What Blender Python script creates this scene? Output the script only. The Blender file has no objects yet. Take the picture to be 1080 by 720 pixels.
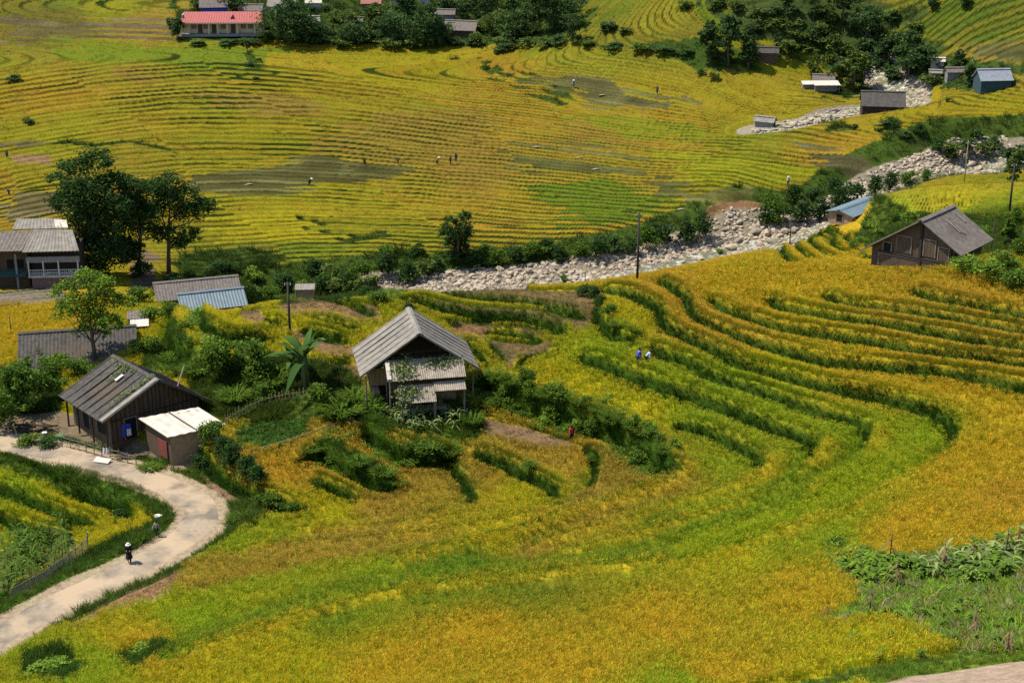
import bpy, bmesh, math, random
import numpy as np
from mathutils import Vector, Matrix
random.seed(7); RNG = np.random.default_rng(11)
S = bpy.context.scene
COL = S.collection
F = 1700.0; PITCH = math.radians(20.0); CAMZ = 94.0
CP, SP = math.cos(PITCH), math.sin(PITCH)

# ---------------------------------------------------------------- camera
cd = bpy.data.cameras.new('camera'); cam = bpy.data.objects.new('camera', cd); COL.objects.link(cam)
cam.location = (0, 0, CAMZ); cam.rotation_euler = (math.pi/2 - PITCH, 0, 0)
cd.sensor_width = 36; cd.lens = 36*F/1080; cd.clip_start = 1; cd.clip_end = 5000
S.camera = cam

# ---------------------------------------------------------------- helpers
def ray(u, v):
    a = (u-540)/F; b = (360-v)/F
    return np.array([a, CP + b*SP, -SP + b*CP])
def project(x, y, z):
    dz = z-CAMZ
    dep = y*CP - dz*SP
    up = y*SP + dz*CP
    return 540 + F*x/dep, 360 - F*up/dep
def vnoise(x, y, scale, seed=0):
    """smooth value noise, vectorised, about -1..1"""
    x = np.asarray(x)/scale + 137.3*seed; y = np.asarray(y)/scale + 71.7*seed
    xi = np.floor(x).astype(np.int64); yi = np.floor(y).astype(np.int64)
    fx = x-xi; fy = y-yi; fx = fx*fx*(3-2*fx); fy = fy*fy*(3-2*fy)
    def h(i, j):
        n = (i*374761393 + j*668265263 + seed*974711) & 0x7fffffff
        n = ((n ^ (n >> 13))*1274126177) & 0x7fffffff
        return ((n ^ (n >> 16)) & 0xffff)/32767.5 - 1
    return (h(xi, yi)*(1-fx)+h(xi+1, yi)*fx)*(1-fy) + (h(xi, yi+1)*(1-fx)+h(xi+1, yi+1)*fx)*fy
def hash01(i, j, seed=0):
    i = np.asarray(i).astype(np.int64); j = np.asarray(j).astype(np.int64)
    n = (i*374761393 + j*668265263 + seed*974711) & 0x7fffffff
    n = ((n ^ (n >> 13))*1274126177) & 0x7fffffff
    return ((n ^ (n >> 16)) & 0xffff)/65535.0
def sstep(a, b, t):
    t = np.clip((t-a)/(b-a), 0, 1); return t*t*(3-2*t)

# ---------------------------------------------------------------- base relief: surveyed points (picture u, v, height)
SURVEY = [
 # far valley, left to right
 (0,0,46),(0,50,41),(0,100,37),(0,150,33.5),(0,200,31),(0,245,30),
 (250,0,46),(250,50,41),(250,100,37),(250,150,33),(250,200,30.5),(250,230,29.2),(250,260,28.5),(250,290,28),
 (540,0,45),(540,50,40),(540,100,36),(540,172,31.5),(540,230,28.9),(540,262,28.6),(640,240,30.6),(640,262,29.6),(400,230,28.8),(400,275,28.2),
 (700,0,50),(700,30,46),(700,100,37),(700,170,33),(700,215,31.5),
 (850,0,52),(850,20,48.5),(850,60,42.5),(850,100,38.5),(775,211,33.6),(850,185,34.5),(850,160,36),
 (1000,110,41),(1045,90,43),(1045,60,46),(1045,20,51),(1045,0,54),(1000,135,39.5),(950,150,38),
 # river
 (840,243,30.6),(775,240,30),(700,272,28.4),(640,283,27.9),(600,290,27.4),(500,297,27),(400,303,26.5),(330,308,26.2),
 (930,196,33),(1020,172,35.2),(890,122,37.2),(850,128,37.2),(960,110,38.6),(935,80,40.5),(920,70,41.5),
 # right, behind the barn
 (930,245,46),(1000,235,46.5),(1060,215,46),(905,215,39.5),(1000,200,39.5),(1000,186,36.8),(1075,195,41),
 # left cluster
 (200,322,34.5),(40,305,33.5),(100,300,32.5),(170,290,31),(30,330,36.5),(100,345,39),(70,375,39.5),(0,300,33),
 # ridge of the near bowl
 (640,300,46),(700,287,47),(760,273,47.6),(830,259,47),(540,302,45),(440,305,45),(300,319,45.3),(380,312,45),
 (930,277,50.6),(970,287,51.5),(1040,272,53.2),(1080,262,53.5),
 # bowl
 (540,320,44.6),(540,350,44.1),(570,372,44.1),(600,400,44.2),(670,430,44.6),(600,460,42.2),(540,480,41.6),(450,500,40.8),(350,530,39.9),
 (655,375,46),(700,400,46),(850,385,48),(870,430,47.2),(860,470,46.7),(800,480,45.8),(720,490,44.5),(700,345,47.6),(660,325,47.2),
 (880,345,49.6),(960,320,51),(1080,300,53.2),(1080,340,52),(1080,380,50.4),(1080,430,49.2),(1080,470,49.2),(1010,455,48),
 (430,450,42.5),(440,425,43),(290,450,41),(320,400,43),(230,360,44),(190,385,42.2),(250,400,42),(280,330,45.2),(150,400,40.8),
 (130,460,39.7),(190,478,39.6),(60,430,39.6),(0,430,39.8),
 # road and the basin of the left field
 (0,465,39),(100,490,39),(180,515,39),(235,540,39),(190,585,39),(100,620,39),(30,650,39),(0,665,39),(-80,700,39),(-80,450,39.2),
 (60,500,38.2),(60,530,37.3),(40,560,36.6),(20,590,36.4),(20,622,37.4),(120,540,37.6),(120,575,38.2),(-60,560,36),
 # foreground slope
 (0,720,41),(100,700,43.3),(130,632,40.1),(300,720,47.5),(300,640,44),(300,580,41.2),(540,720,54),(540,640,49),(540,590,46),(540,550,43.5),(540,520,42),
 (700,720,57),(700,640,52),(700,590,48.6),(700,540,45.5),(870,720,60),(870,640,55),(870,590,52.3),(870,540,49.8),(870,500,47.5),
 (1080,720,62.5),(1080,640,57.5),(1080,580,54),(1080,520,50.8),
]
pts = []
for u, v, z in SURVEY:
    d = ray(u, v); t = (z-CAMZ)/d[2]; pts.append((d[0]*t, d[1]*t, z))
# hidden slope behind the ridge (u, distance, height) and the land outside the frame
for u, d, z in [(640,172,34.5),(640,195,28.6),(540,172,34),(540,192,28),(440,172,33),(440,192,27.3),(300,170,33.5),(300,192,27),(370,172,33),(380,192,27),(700,178,34),(700,198,29.4),(760,180,35.5),(760,200,30.6),(830,185,35.5),(830,204,31.4),(880,190,38.5),(960,150,47.4),(1015,150,47.6)]:
    pts.append(((u-540)/F*d/0.95, d, z))
pts += [(0,40,66),(-30,45,58),(30,40,72),(0,15,82),(0,0,89),(40,10,88),(-40,20,70),(-60,60,45),(60,60,66),(70,100,58),(80,130,58),(90,170,55),(-80,110,36),(-90,150,36),
        (-140,250,33),(-160,330,44),(130,220,46),(150,280,50),(0,420,62),(-150,420,64),(150,400,76),(0,520,90),(-200,520,95),(200,520,120),(-120,190,31),(100,210,44),(-300,300,60),(300,300,62)]
P = np.array(pts)
def _phi(r2):
    return np.where(r2 > 1e-9, 0.5*r2*np.log(np.maximum(r2, 1e-9)), 0)
_sc = 100.0
def _fit(P, lam=0.0008):
    n = len(P); X = P[:, :2]/_sc
    K = _phi(((X[:, None]-X[None])**2).sum(-1)) + lam*np.eye(n)
    A = np.zeros((n+3, n+3)); A[:n, :n] = K; A[:n, n] = 1; A[:n, n+1:] = X; A[n, :n] = 1; A[n+1:, :n] = X.T
    b = np.zeros(n+3); b[:n] = P[:, 2]
    return np.linalg.solve(A, b)
_W = _fit(P)
def base(x, y):
    x = np.asarray(x, float); y = np.asarray(y, float); sh = x.shape
    X = np.stack([x.ravel(), y.ravel()], 1)/_sc; out = np.empty(len(X)); n = len(P); C = P[:, :2]/_sc
    for i in range(0, len(X), 20000):
        q = X[i:i+20000]
        r2 = (q[:, 0:1]-C[None, :, 0])**2 + (q[:, 1:2]-C[None, :, 1])**2
        out[i:i+20000] = _phi(r2)@_W[:n] + _W[n] + q@_W[n+1:]
    return out.reshape(sh)
# coarse table of the base for quick look-ups
GX = np.arange(-260, 260.1, 2.0); GY = np.arange(0, 560.1, 1.0)
_gx, _gy = np.meshgrid(GX, GY); GZ = base(_gx, _gy)
def basef(x, y):
    x = np.asarray(x, float); y = np.asarray(y, float)
    i = np.clip((x-GX[0])/2.0, 0, len(GX)-1.001); j = np.clip(y-GY[0], 0, len(GY)-1.001)
    ii = i.astype(int); jj = j.astype(int); a = i-ii; b = j-jj
    return (GZ[jj, ii]*(1-a)+GZ[jj, ii+1]*a)*(1-b) + (GZ[jj+1, ii]*(1-a)+GZ[jj+1, ii+1]*a)*b
def cast(u, v, hf=None):
    hf = hf or basef
    u = np.atleast_1d(np.asarray(u, float)); v = np.atleast_1d(np.asarray(v, float))
    a = (u-540)/F; b = (360-v)/F; dx = a; dy = CP+b*SP; dz = -SP+b*CP
    ts = np.arange(35, 620, 0.5); hit = np.full(len(u), np.nan)
    lo = np.full(len(u), 35.0); done = np.zeros(len(u), bool)
    for t in ts:
        act = ~done
        if not act.any(): break
        below = act & (CAMZ+dz*t < hf(dx*t, dy*t))
        hit[below] = t; done |= below
    hit = np.where(np.isnan(hit), 600, hit); lo = hit-0.5; hi = hit.copy()
    for _ in range(12):
        m = (lo+hi)/2; bl = CAMZ+dz*m < hf(dx*m, dy*m)
        hi = np.where(bl, m, hi); lo = np.where(bl, lo, m)
    return np.stack([dx*hi, dy*hi, CAMZ+dz*hi], 1)
def castline(pl, n=6, hf=None):
    """picture polyline -> smooth world polyline (xy)"""
    pl = np.array(pl, float); out = []
    m = len(pl)
    for i in range(m-1):
        p0 = pl[max(i-1, 0)]; p1 = pl[i]; p2 = pl[i+1]; p3 = pl[min(i+2, m-1)]
        for k in range(n):
            t = k/n
            out.append(0.5*((2*p1)+(-p0+p2)*t+(2*p0-5*p1+4*p2-p3)*t*t+(-p0+3*p1-3*p2+p3)*t**3))
    out.append(pl[-1]); out = np.array(out)
    return cast(out[:, 0], out[:, 1], hf)[:, :2]
def polydist(x, y, L):
    """signed distance to polyline L (left positive) and arclength position"""
    best = np.full(x.shape, 1e9); sg = np.zeros(x.shape); ar = np.zeros(x.shape)
    seg = np.diff(L, axis=0); ln = np.hypot(seg[:, 0], seg[:, 1]); cum = np.concatenate([[0], np.cumsum(ln)])
    for i in range(len(seg)):
        if ln[i] < 1e-6: continue
        ex, ey = seg[i]/ln[i]; px = x-L[i, 0]; py = y-L[i, 1]
        s = np.clip(px*ex+py*ey, 0, ln[i]); qx = px-s*ex; qy = py-s*ey; d2 = qx*qx+qy*qy
        m = d2 < best; best = np.where(m, d2, best)
        c = ex*py-ey*px
        sg = np.where(m, np.where(c >= 0, 1, -1), sg); ar = np.where(m, cum[i]+s, ar)
    return np.sqrt(best)*sg, ar, cum[-1]
def inpoly(u, v, poly):
    poly = np.array(poly, float); inside = np.zeros(u.shape, bool); n = len(poly)
    bb = (u >= poly[:, 0].min()) & (u <= poly[:, 0].max()) & (v >= poly[:, 1].min()) & (v <= poly[:, 1].max())
    uu = u[bb]; vv = v[bb]; ins = np.zeros(uu.shape, bool)
    for i in range(n):
        x1, y1 = poly[i]; x2, y2 = poly[(i+1) % n]
        if y1 == y2: continue
        c = ((y1 > vv) != (y2 > vv)) & (uu < (x2-x1)*(vv-y1)/(y2-y1)+x1)
        ins ^= c
    inside[bb] = ins
    return inside

# ---------------------------------------------------------------- terrace banks of the near bowl: lines traced left to right, uphill on the left hand
# (line, height of bank, half width of the levelled tread, cut ends 0/1)
EDGES = [
 ([(955,298),(968,302),(987,310),(1020,317),(1053,323),(1090,332),(1150,342)], .9, 2.2),
 ([(862,302),(880,311),(893,316),(920,320),(960,324),(987,329),(1030,335),(1090,344),(1150,352)], .9, 2.2),
 ([(805,305),(815,312),(827,320),(870,328),(920,335),(970,342),(1020,352),(1090,365),(1150,376)], .9, 2.2),
 ([(745,308),(763,320),(787,330),(820,340),(870,348),(920,355),(970,365),(1013,372),(1053,375),(1090,379),(1150,386)], .9, 2.2),
 ([(694,290),(713,300),(725,310),(730,319),(734,328),(745,336),(770,347),(820,363),(870,375),(920,380),(970,383),(1010,388),(1037,393),(1090,406),(1150,422)], .9, 2.4),
 ([(630,300),(653,303),(670,307),(687,315),(698,323),(702,335),(710,342),(727,350),(747,360),(780,378),(813,388),(860,400),(907,409),(947,418),(980,427),(1000,437),(1009,450),(1006,467),(985,487),(940,510),(880,537),(800,567),(720,590),(627,597),(560,604),(493,612),(427,619),(360,635),(300,652),(230,676),(170,700)], 1.05, 2.4),
 ([(683,355),(693,362),(707,370),(720,373),(733,378),(747,388),(770,397),(820,412),(870,430),(907,441),(918,450),(910,472),(878,500),(815,528),(735,556),(650,580)], .85, 2.2),
 ([(608,367),(622,373),(637,378),(655,386),(670,392),(687,397),(703,402),(720,408),(740,416),(770,427),(803,440),(847,456),(862,464),(855,484),(830,505),(775,530),(720,546),(640,570),(560,585)], 1.0, 2.2),
 ([(700,444),(710,441),(723,443),(742,448),(757,454),(770,460),(793,472),(806,481),(796,498),(760,514),(720,526),(660,546),(600,561),(547,574)], .9, 2.0),
 ([(500,398),(530,410),(560,422),(590,432),(620,439),(645,449),(665,461),(685,477),(703,491),(714,494),(715,502),(690,513),(640,531),(590,546),(540,564),(470,580),(400,592)], 1.7, 2.6),
 ([(635,311),(632,322),(634,332),(642,342),(655,350),(670,352),(687,348)], 1.0, 1.8),
 ([(490,468),(498,471),(517,478),(537,486),(554,496),(572,504),(588,514),(588,525)], 1.2, 1.8),
 ([(484,474),(482,490),(490,500),(496,509),(502,521),(500,532)], 1.0, 1.7),
 ([(624,513),(596,528),(550,541),(490,551),(420,560),(350,566),(285,573),(235,588)], .7, 1.8),
 ([(500,530),(470,541),(410,548),(350,551),(295,556)], .6, 1.6),
 ([(612,462),(617,465),(626,472),(632,484),(629,502),(622,515)], 1.0, 1.6),
 ([(380,442),(390,451),(402,460),(420,470),(445,475),(470,473),(487,466)], 1.7, 2.4),
 ([(304,490),(318,480),(337,473),(357,482),(376,494),(396,504),(415,511),(424,518)], 1.4, 2.0),
 ([(322,494),(341,506),(357,511),(374,519),(382,526)], 1.0, 1.6),
 ([(205,468),(220,488),(240,505),(270,524),(300,535),(325,541)], 1.3, 2.4),
 ([(455,306),(465,307),(488,309),(517,311),(547,315),(576,319),(605,325),(624,329)], 1.0, 2.0),
 ([(420,310),(430,312),(449,315),(469,321),(498,327),(527,329),(556,331),(576,336),(591,342),(602,351)], 1.2, 2.2),
 ([(505,343),(520,346),(540,348),(558,350),(577,356)], .9, 1.6),
 ([(490,350),(497,358),(508,372),(522,384)], .8, 1.5),
 ([(503,355),(517,360),(527,368),(536,380)], .5, 1.2),
 ([(462,330),(480,336),(494,339)], .5, 1.4),
 ([(545,388),(547,377),(562,370),(585,365),(603,358)], .5, 1.4),
 ([(275,330),(280,332),(294,334),(311,334)], .9, 1.5),
 ([(212,322),(214,331),(218,338),(231,347),(249,352),(272,351),(297,353)], 1.3, 2.0),
 ([(186,332),(180,342),(179,352),(189,364),(206,371)], 1.3, 2.0),
 ([(325,328),(340,334),(365,341),(388,343)], .9, 1.4),
 ([(311,339),(328,343),(350,349),(375,356)], .9, 1.4),
 ([(343,371),(360,374),(377,374)], .8, 1.4),
 ([(362,314),(382,319),(400,331)], .7, 1.5),
 ([(826,259),(829,265),(834,272),(843,277)], .6, 1.3),
 ([(841,257),(850,265),(863,273)], .6, 1.3),
 ([(853,254),(867,262),(883,270)], .6, 1.3),
 ([(864,247),(878,255),(896,267)], .6, 1.3),
 ([(873,242),(886,248),(901,258)], .6, 1.3),
 # left field below the road
 ([(-30,490),(8,487),(40,502),(75,520),(105,532),(128,537),(141,545),(138,555)], 1.0, 1.8),
 ([(-30,510),(10,520),(40,532),(70,545),(95,552),(110,556)], 1.0, 1.8),
 ([(-30,540),(0,545),(30,556),(60,566)], .9, 1.6),
 ([(70,497),(105,506),(140,518),(165,533),(172,545)], .4, 1.0),
]
EW = []
for pl, h, w in EDGES:
    EW.append((castline(pl), h, w))
# the road
RL = castline([(-60,458),(0,468),(50,478),(100,490),(150,504),(190,520),(213,540),(205,562),(170,585),(130,605),(90,622),(50,642),(10,662),(-60,700)], 6)
RIV = castline([(260,313),(330,307),(400,302),(480,296),(560,291),(640,283),(700,271),(750,255),(800,246),(850,238),(885,222),(930,196),(975,182),(1020,170),(1075,158)], 5)
RIV2 = castline([(795,134),(822,132),(850,127),(885,120),(925,112),(960,112),(952,97),(938,85),(928,72),(922,66)], 5)
_s, _, _ = polydist(_gx, _gy, RL)
_ur, _vr = project(_gx, _gy, GZ)
GZ0 = GZ.copy()
DROP = .55*sstep(6, 10, np.abs(_s))*sstep(168, 158, _gy)*(1-.9*np.exp(-(((_ur-440)/60)**2+((_vr-432)/26)**2)))*(1-.9*np.exp(-(((_ur-130)/110)**2+((_vr-445)/45)**2)))
DROP = DROP*(1-.95*sstep(860, 930, _ur)*sstep(570, 600, _vr))
GZ = GZ0 - DROP
def base0(x, y):
    global GZ
    keep = GZ; GZ = GZ0; r = basef(x, y); GZ = keep; return r
def edges_disp(x, y, bank=None, lip=None):
    dz = np.zeros(x.shape)
    for L, h, w in EW:
        bb = (x > L[:, 0].min()-w-1) & (x < L[:, 0].max()+w+1) & (y > L[:, 1].min()-w-1) & (y < L[:, 1].max()+w+1)
        if not bb.any(): continue
        xs = x[bb]; ys = y[bb]
        wob = 0.10*vnoise(xs, ys, 2.5, 5) + 0.04*vnoise(xs, ys, .7, 6)
        s, ar, tot = polydist(xs, ys, L)
        s = s + wob*np.exp(-np.abs(s)/1.0)
        end = np.clip(np.minimum(ar, tot-ar)/2.5, 0, 1); end = end*end*(3-2*end)
        a = np.abs(s); rw = 0.10 + 0.08*h
        g = np.clip(1-a/w, 0, 1)**1.1*0.78*h*np.clip(s/rw, -1, 1)
        dz[bb] += g*end
        if lip is not None:
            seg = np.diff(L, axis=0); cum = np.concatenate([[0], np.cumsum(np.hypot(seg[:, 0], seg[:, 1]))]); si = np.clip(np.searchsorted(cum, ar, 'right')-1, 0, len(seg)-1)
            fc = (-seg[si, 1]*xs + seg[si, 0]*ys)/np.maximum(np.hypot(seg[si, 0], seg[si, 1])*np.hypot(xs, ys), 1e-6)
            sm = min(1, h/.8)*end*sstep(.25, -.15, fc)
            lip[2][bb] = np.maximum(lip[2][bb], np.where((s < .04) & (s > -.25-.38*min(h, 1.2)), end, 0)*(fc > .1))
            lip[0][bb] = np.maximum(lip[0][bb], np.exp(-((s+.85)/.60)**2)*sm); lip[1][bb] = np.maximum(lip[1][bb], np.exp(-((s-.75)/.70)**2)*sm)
        if bank is not None:
            m = np.clip(1-np.abs(s+0.22)/(rw+0.30), 0, 1)*end*min(1, h/.6)
            bank[bb] = np.maximum(bank[bb], np.where(m > .02, np.minimum(1, m*2.5), 0))
    return dz
def road_z(x, y, z):
    s, ar, tot = polydist(x, y, RL)
    k = sstep(4.6, 2.6, np.abs(s))
    return z*(1-k) + 39.0*k
def near_w(x, y):
    return 0
HSTEP = 0.26
_fm = (_gy > 200) & (_gy < 345) & (np.abs(_gx) < 110) & (_ur < 800)
def _q(x, y): x = x/100; y = (y-260)/100; return np.stack([1+0*x, x, y, x*x, x*y], -1)
_qc = np.linalg.lstsq(_q(_gx[_fm], _gy[_fm]), GZ0[_fm], rcond=None)[0]
def bedw(x, y): return 5.3 - 2.2*sstep(236, 262, y)
def far_info(x, y, b):
    """terraces of the far side: weight, cell height, position inside a step"""
    s, ar, tot = polydist(x, y, RIV); s2, _, _ = polydist(x, y, RIV2)
    beyond = sstep(5.5, 9.0, s)
    near_right = sstep(162, 170, y)*sstep(44, 50, x)*sstep(6, 9, -s)
    w = np.maximum(beyond, near_right)*sstep(3.5, 6, np.abs(s2))
    warp = 0.24*vnoise(x, y, 48, 1) + 0.11*vnoise(x, y, 17, 2) + .06*vnoise(x, y, 5, 3)
    # field blocks with their own phase
    bx = x + 7*vnoise(x, y, 30, 8); by = y + 10*vnoise(x, y, 40, 9)
    blk = np.floor((bx*0.85+by*0.5)/26); blk2 = np.floor((by*0.9 - bx*0.3)/30)
    ph = hash01(blk, blk2, 3)
    hs = HSTEP*(0.85+0.55*hash01(blk, blk2, 4))
    hs = hs*(1+0.25*sstep(300, 340, y))
    left = sstep(62, 25, x - (y-230)*.10)
    bs = (_q(x, np.minimum(y, 345))@_qc)*.85 + .15*b; bs = bs*left + b*(1-left)
    wr = sstep(256, 272, y)*sstep(30, 48, x); bs = bs*(1-wr) + (40+.175*(y-260)+.02*x)*wr
    t = (bs+warp)/hs + ph
    k = np.floor(t); fr = t-k
    return w, k, fr, hs, blk*57+blk2*13, warp
def terrain(x, y, full=False):
    x = np.asarray(x, float); y = np.asarray(y, float)
    b = basef(x, y)
    bank = np.zeros(x.shape)
    lip = [np.zeros(x.shape), np.zeros(x.shape), np.zeros(x.shape)] if full else None
    z = b + edges_disp(x, y, bank, lip)
    if full: bank = np.maximum(bank, np.where(lip[2] > .5, .9, 0))
    # river trough
    s, _, _ = polydist(x, y, RIV); s2, _, _ = polydist(x, y, RIV2)
    w, k, fr, hs, cell, warp = far_info(x, y, b)
    lift = hs*(-fr + sstep(0.80, 0.99, fr)) + hs*.5
    z = z + lift*w
    # cut bank on the far side of the stream
    ub, vb = project(x, y, b)
    cut = np.exp(-(np.abs(ub-778)/36)**4)
    tr = sstep(7.5, 5.0, np.abs(s)); 
    z = z - tr*0.8 + np.maximum(0, 32.9-z+tr*.8)*cut*sstep(5.25, 5.65, s)*sstep(16, 11, s)*(s > 0) - sstep(4.5, 3.0, np.abs(s2))*0.5
    z = z + 0.05*vnoise(x, y, 1.2, 21) + 0.05*vnoise(x, y, 4, 22)
    z = road_z(x, y, z)
    if full:
        return z, b, (bank, lip), w, k, fr, cell, s, s2
    return z
def at_many(u, v):
    p = cast(u, v); p[:, 2] = terrain(p[:, 0], p[:, 1]); return p
def at(u, v): return Vector(at_many([u], [v])[0])
# ---------------------------------------------------------------- world, sun, view
SUN_EL, SUN_AZ = math.radians(62), math.radians(-84)      # azimuth from +y (away from the camera), negative = left
w = bpy.data.worlds.new('World'); S.world = w; w.use_nodes = True
nt = w.node_tree; bg = nt.nodes['Background']
sky = nt.nodes.new('ShaderNodeTexSky'); sky.sky_type = 'NISHITA'; sky.sun_disc = False
sky.sun_elevation = SUN_EL; sky.sun_rotation = SUN_AZ; sky.altitude = 1200
nt.links.new(sky.outputs[0], bg.inputs[0]); bg.inputs[1].default_value = 0.15
sd = bpy.data.lights.new('sun', 'SUN'); sun = bpy.data.objects.new('sun', sd); COL.objects.link(sun)
sd.energy = 5.0; sd.angle = math.radians(.5); sd.color = (1, .93, .80)
sdir = Vector((math.sin(SUN_AZ)*math.cos(SUN_EL), math.cos(SUN_AZ)*math.cos(SUN_EL), math.sin(SUN_EL)))
sun.rotation_euler = sdir.to_track_quat('Z', 'Y').to_euler(); sun.location = (0, 0, 300)
S.view_settings.view_transform = 'Standard'; S.view_settings.look = 'None'; S.view_settings.gamma = 1; S.view_settings.exposure = 0.64
S.cycles.max_bounces = 5; S.cycles.diffuse_bounces = 3; S.cycles.transparent_max_bounces = 8; S.cycles.use_denoising = False
S.cycles.caustics_reflective = False; S.cycles.caustics_refractive = False

# ---------------------------------------------------------------- materials
def lin(*c): return (c[0], c[1], c[2], 1)
def new_mat(name):
    m = bpy.data.materials.new(name); m.use_nodes = True; n = m.node_tree
    b = n.nodes['Principled BSDF']; b.inputs['Roughness'].default_value = .9
    b.inputs['Specular IOR Level'].default_value = .15
    return m, n, b
def N(n, t, **kw):
    x = n.nodes.new(t)
    for k, v in kw.items(): setattr(x, k, v)
    return x
def noise_fac(n, scale, detail=3, lo=.3, hi=.7, coord='Object', rough=.6, stretch=None):
    tc = N(n, 'ShaderNodeTexCoord'); tx = N(n, 'ShaderNodeTexNoise'); tx.inputs['Scale'].default_value = scale; tx.inputs['Detail'].default_value = detail
    tx.inputs['Roughness'].default_value = rough
    src = tc.outputs[coord]
    if stretch:
        mp = N(n, 'ShaderNodeMapping'); mp.inputs['Scale'].default_value = stretch; n.links.new(src, mp.inputs[0]); src = mp.outputs[0]
    n.links.new(src, tx.inputs[0])
    r = N(n, 'ShaderNodeMapRange'); r.inputs[1].default_value = lo; r.inputs[2].default_value = hi
    n.links.new(tx.outputs[0], r.inputs[0]); return r.outputs[0], tx
def mixc(n, f, a, b, mode='MIX'):
    m = N(n, 'ShaderNodeMix', data_type='RGBA', blend_type=mode)
    for s, x in ((0, f), (6, a), (7, b)):
        if hasattr(x, 'is_linked') or isinstance(x, bpy.types.NodeSocket): n.links.new(x, m.inputs[s])
        else: m.inputs[s].default_value = x
    return m.outputs[2]
def bump(n, b, h, strength=.5, dist=.05):
    bp = N(n, 'ShaderNodeBump'); bp.inputs['Strength'].default_value = strength; bp.inputs['Distance'].default_value = dist
    n.links.new(h, bp.inputs['Height']); n.links.new(bp.outputs[0], b.inputs['Normal'])
def simple(name, c1, c2, scale=3, rough=.85, bmp=.3, stretch=None, detail=4, lo=.3, hi=.7, metal=0, spec=.2):
    m, n, b = new_mat(name); f, tx = noise_fac(n, scale, detail, lo, hi, stretch=stretch)
    n.links.new(mixc(n, f, lin(*c1), lin(*c2)), b.inputs['Base Color']); b.inputs['Roughness'].default_value = rough; b.inputs['Metallic'].default_value = metal
    b.inputs['Specular IOR Level'].default_value = spec
    if bmp: bump(n, b, tx.outputs[0], bmp, .05)
    return m
def mat_ground():
    m, n, b = new_mat('ground_cover')
    at_ = N(n, 'ShaderNodeAttribute', attribute_name='col')
    f1, t1 = noise_fac(n, 2.2, 5, .25, .75, rough=.75); f2, t2 = noise_fac(n, .35, 3, .3, .7)
    hv = N(n, 'ShaderNodeHueSaturation'); n.links.new(at_.outputs['Color'], hv.inputs['Color'])
    mr = N(n, 'ShaderNodeMapRange'); mr.inputs[3].default_value = .55; mr.inputs[4].default_value = 1.4; n.links.new(f1, mr.inputs[0]); n.links.new(mr.outputs[0], hv.inputs['Value'])
    mr2 = N(n, 'ShaderNodeMapRange'); mr2.inputs[3].default_value = .488; mr2.inputs[4].default_value = .514; n.links.new(f2, mr2.inputs[0]); n.links.new(mr2.outputs[0], hv.inputs['Hue'])
    n.links.new(hv.outputs[0], b.inputs['Base Color']); bump(n, b, t1.outputs[0], .9, .25)
    b.inputs['Roughness'].default_value = 1; b.inputs['Specular IOR Level'].default_value = 0
    return m
M_GROUND = mat_ground()

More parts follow.
